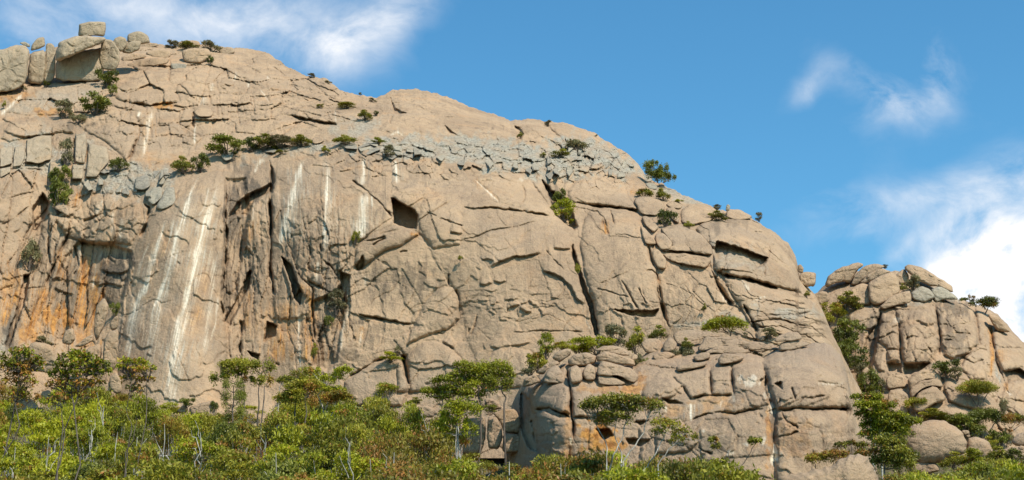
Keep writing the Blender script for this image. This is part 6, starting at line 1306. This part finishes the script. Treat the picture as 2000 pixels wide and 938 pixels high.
def bush(px, py, rx, ry, kind, sh, label):
    if sh == 'A': D = float(M.D(px, min(py + ry, 880))[0]) - .9
    elif sh == 'B': D = float(Rt.D(px, py + ry)[0]) - (5.0 if px < 1700 and py > 610 else 2.0)
    elif sh == 'C': D = 185.0
    elif sh == 'D': D = 179.5
    elif sh == 'E2': D = 213.0
    elif sh == 'F': D = 197.0
    else: D = 186.0
    m = D / FPX / math.cos(PITCH)
    b = at(np.array([px]), np.array([py + ry * .8]), np.array([D]))[0]
    p = SHRUB[kind][rng.randint(2)]
    f = (1.15 if rx > 13 else .9) if sh in 'AB' else 1.1
    s = f * rx * m / 1.12; sz = f * 2 * ry * m / 1.6
    o = place(p, tuple(b), (s, s * .9, sz), rng.uniform(0, 6.28))
    tag(o, label, 'bush', 'bushes growing on the rock')
for q in BUSH: bush(*q)

# ---- the scrub forest in front: individual trees on the slope
LX = [-60, 0, 60, 92, 181, 215, 261, 307, 362, 381, 420, 479, 516, 540, 559, 586, 614, 638, 672, 700, 734, 773, 797, 815, 865, 902, 920, 957, 988, 1018, 1046, 1080, 1115, 1160, 1217, 1261, 1305, 1353, 1375, 1405, 1429, 1490, 1524, 1560, 1660, 1700, 1740, 1800, 1850, 1880, 1950, 2000, 2060]
LY = [765, 767, 808, 788, 767, 767, 782, 791, 800, 800, 800, 788, 788, 785, 775, 772, 770, 775, 772, 775, 778, 790, 796, 826, 822, 850, 877, 864, 855, 852, 872, 884, 884, 882, 886, 880, 880, 890, 906, 900, 918, 930, 955, 960, 960, 925, 916, 915, 897, 886, 886, 892, 892]
def landmark(px):
    L = ((40, 'the leftmost tall tree'), (155, 'the second tall tree'), (255, 'the sparse thin tree'), (330, 'the white streaks'), (400, 'the pale flat boulder'), (470, 'the flat topped tree'), (545, 'the small flat crowned tree'), (600, 'the wide olive tree'), (665, 'the pale branched tree'), (740, 'the low tan slab'), (800, 'the dull tan boulder'),
         (870, 'the bushy forked tree'), (940, 'the big spreading tree'), (1000, 'the pinkish blocks'), (1090, 'the outcrop corner'), (1200, 'the white trunked gum'), (1310, 'the leaning gum limb'), (1420, 'the thin leaning sapling'), (1530, 'the lichen boulder'), (1740, 'the tall layered tree'), (1850, 'the dome boulder'), (1930, 'the half buried boulder'), (2000, 'the right edge boulder'))
    c, w = min(L, key=lambda q: abs(q[0] - px))
    return ('below ' if abs(px - c) < 16 else 'left of ' if px < c else 'right of ') + w
spots = []
for D in np.concatenate([np.arange(82, 130, 9.0), np.arange(130, 219, 11)]):
    sp = 4.3 + (D - 80) * .003
    half = D * .36
    for x in np.arange(-half, half, sp):
        spots.append((x + rng.uniform(-.42, .42) * sp, D + rng.uniform(-4, 4)))
cand = []
for x, D in spots:
    z = float(ground_z(x, D))
    px, _ = to_px(np.array([x, D, z])); px = float(px)
    if not -70 < px < 2070: continue
    if 1000 < px < 1710 and D > 150: continue
    if 1500 < px < 1720: continue
    if 890 < px < 1010 and D > 172: continue
    if px > 1700 and D > 185: continue
    lim = float(np.interp(px, LX, LY))
    r = rng.rand()
    w = [.09, .08, .22, .19, .12, .08, .11, .06, .05]
    if px < 330: w = [.28, .22, .1, .08, .12, .06, .02, .03, .09]
    elif 700 < px < 1100 and D < 150: w = [.04, .04, .14, .12, .32, .22, .06, .04, .02]
    elif px > 1700: w = [.2, .16, .2, .2, .02, .02, .1, .05, .05]
    pi = int(np.searchsorted(np.cumsum(np.array(w) / sum(w)), r)); pi = min(pi, 8)
    o, h0, kind = PROTO[pi]
    f = np.clip((D - 80) / (138. if px < 1000 else 66. if px < 1720 else 100.), 0, 1)
    want = lim + (944 - lim) * (1 - f) ** 1.35 + rng.normal() * 28
    want = max(want, lim + rng.uniform(0, 10))
    if 1000 < px < 1480: want -= rng.uniform(0, 22)
    if D > 150 and (520 < px < 900 or px < 340) and rng.rand() < .45: want = lim - min(60, rng.exponential(26))
    t = at(np.array([px]), np.array([want]), np.array([D]))[0]
    h = t[2] - z
    if h < 1.8: continue
    h = min(h, 10.5)
    if want > 975: continue
    cand.append((x, D, z, h, pi, px, want))
cand.sort(key=lambda c: c[1])
print('forest trees', len(cand))
while len(cand) > 300: cand.pop(rng.randint(len(cand)))
# bare pale stems of dead saplings standing among the crowns
DEAD = []
for k in range(3):
    limbs = [tube(wiggle((0, 0, -.6), (rng.uniform(-.6, .6), rng.uniform(-.3, .3), 4.0), 8, .05), .075, .02, 5)]
    for b_ in range(6):
        z0 = rng.uniform(1.2, 3.4)
        a_ = rng.uniform(0, 6.28); l_ = rng.uniform(.5, 1.3)
        limbs.append(tube(wiggle((0, 0, z0), (math.cos(a_) * l_, math.sin(a_) * l_, z0 + rng.uniform(.4, 1.2)), 5, .09), .035, .01, 4))
    e = empty('dead_sapling', (0, 0, 0)); V, F = join(limbs[:1]); mesh_np('trunk', V, F, GUM, True, e)
    V, F = join(limbs[1:]); mesh_np('branches', V, F, GUM, True, e)
    DEAD.append(e)
for q_, (px, py, D) in enumerate([(95, 860, 120), (180, 845, 128), (215, 850, 124), (268, 860, 118), (205, 800, 150), (335, 835, 135), (470, 812, 170), (395, 850, 125), (556, 890, 104), (660, 800, 165), (683, 870, 112), (740, 905, 96), (770, 890, 104), (840, 838, 150), (880, 840, 140), (30, 880, 100), (520, 870, 116), (1000, 905, 96), (1095, 912, 98)]):
    P = at(np.array([px]), np.array([py - 6.0]), np.array([float(D)]))[0]
    z = float(ground_z(P[0], P[1])); h_ = P[2] - z
    if h_ < 1.2: continue
    o = DEAD[q_ % 3]; s_ = h_ / 4.0
    if o.name not in used: used.add(o.name); o.location = (P[0], P[1], z); o.scale = (1.1, 1.1, s_)
    else: o = copy_thing(o, (P[0], P[1], z), rng.uniform(0, 6.28), (1.1, 1.1, s_))
    tag(o, f'bare pale dead sapling {"near the bottom edge" if py > 885 else "high in the scrub" if py < 842 else "amid the scrub"} {landmark(px)}', 'dead tree', 'bare dead saplings in the scrub')
for x, D, z, h, pi, px, top in cand:
    o, h0, kind = PROTO[pi]
    s = h / h0; w = rng.uniform(.8, 1.25) * min(1.3, max(.75, s)) ** .6
    q = place(o, (x, D, z), (w, w, s), rng.uniform(0, 6.28))
    row = 'at bottom edge' if D < 112 else ('in lower scrub' if D < 138 else ('in mid scrub' if D < 170 else 'at scrub top'))
    size = 'tall ' if h > 5.6 else ('low ' if h < 4.2 else '')
    trunk = ' pale stemmed' if PROTO[pi][0].children[0].data.materials[0] == GUM or pi in (0, 2, 4, 7, 8) else ''
    tag(q, f'{size}{WORD[kind]}{trunk} gum {row} {landmark(px)}', 'tree', f'{WORD[kind]} gums of the scrub forest')

# ---- undergrowth nobody could count
uc, ur = [], []
for _ in range(3600):
    D = rng.uniform(72, 224); x = rng.uniform(-.37, .37) * D
    px = 1000 + FPX * x / (D * math.cos(PITCH) + 20 * math.sin(PITCH))
    if 1010 < px < 1720 and D > 158: continue
    z = float(ground_z(x, D))
    rr = rng.uniform(.4, 1.0)
    uc.append((x, D, z + rr * .2)); ur.append((rr, rr, rr * .55))
for _ in range(1500):
    D = rng.uniform(120, 226); x = rng.uniform(.232, .36) * D
    rr = rng.uniform(.5, 1.1); z = float(ground_z(x, D))
    uc.append((x, D, z + rr * .3)); ur.append((rr, rr, rr * .7))
V, F, t, r = leaves(uc, ur, 30, size=(.26, .11), red=.05)
un = mesh_np('undergrowth', V, F, LEAF['dark'], False, attrs={'tint': t, 'red': r})
tag(un, 'low dark green undergrowth between the gum trees on the slope', 'undergrowth', kind='stuff')
for p in [q for v in SHRUB.values() for q in v] + [q[0] for q in PROTO]:
    if p.name not in used:
        for c in list(p.children): bpy.data.objects.remove(c)
        bpy.data.objects.remove(p)
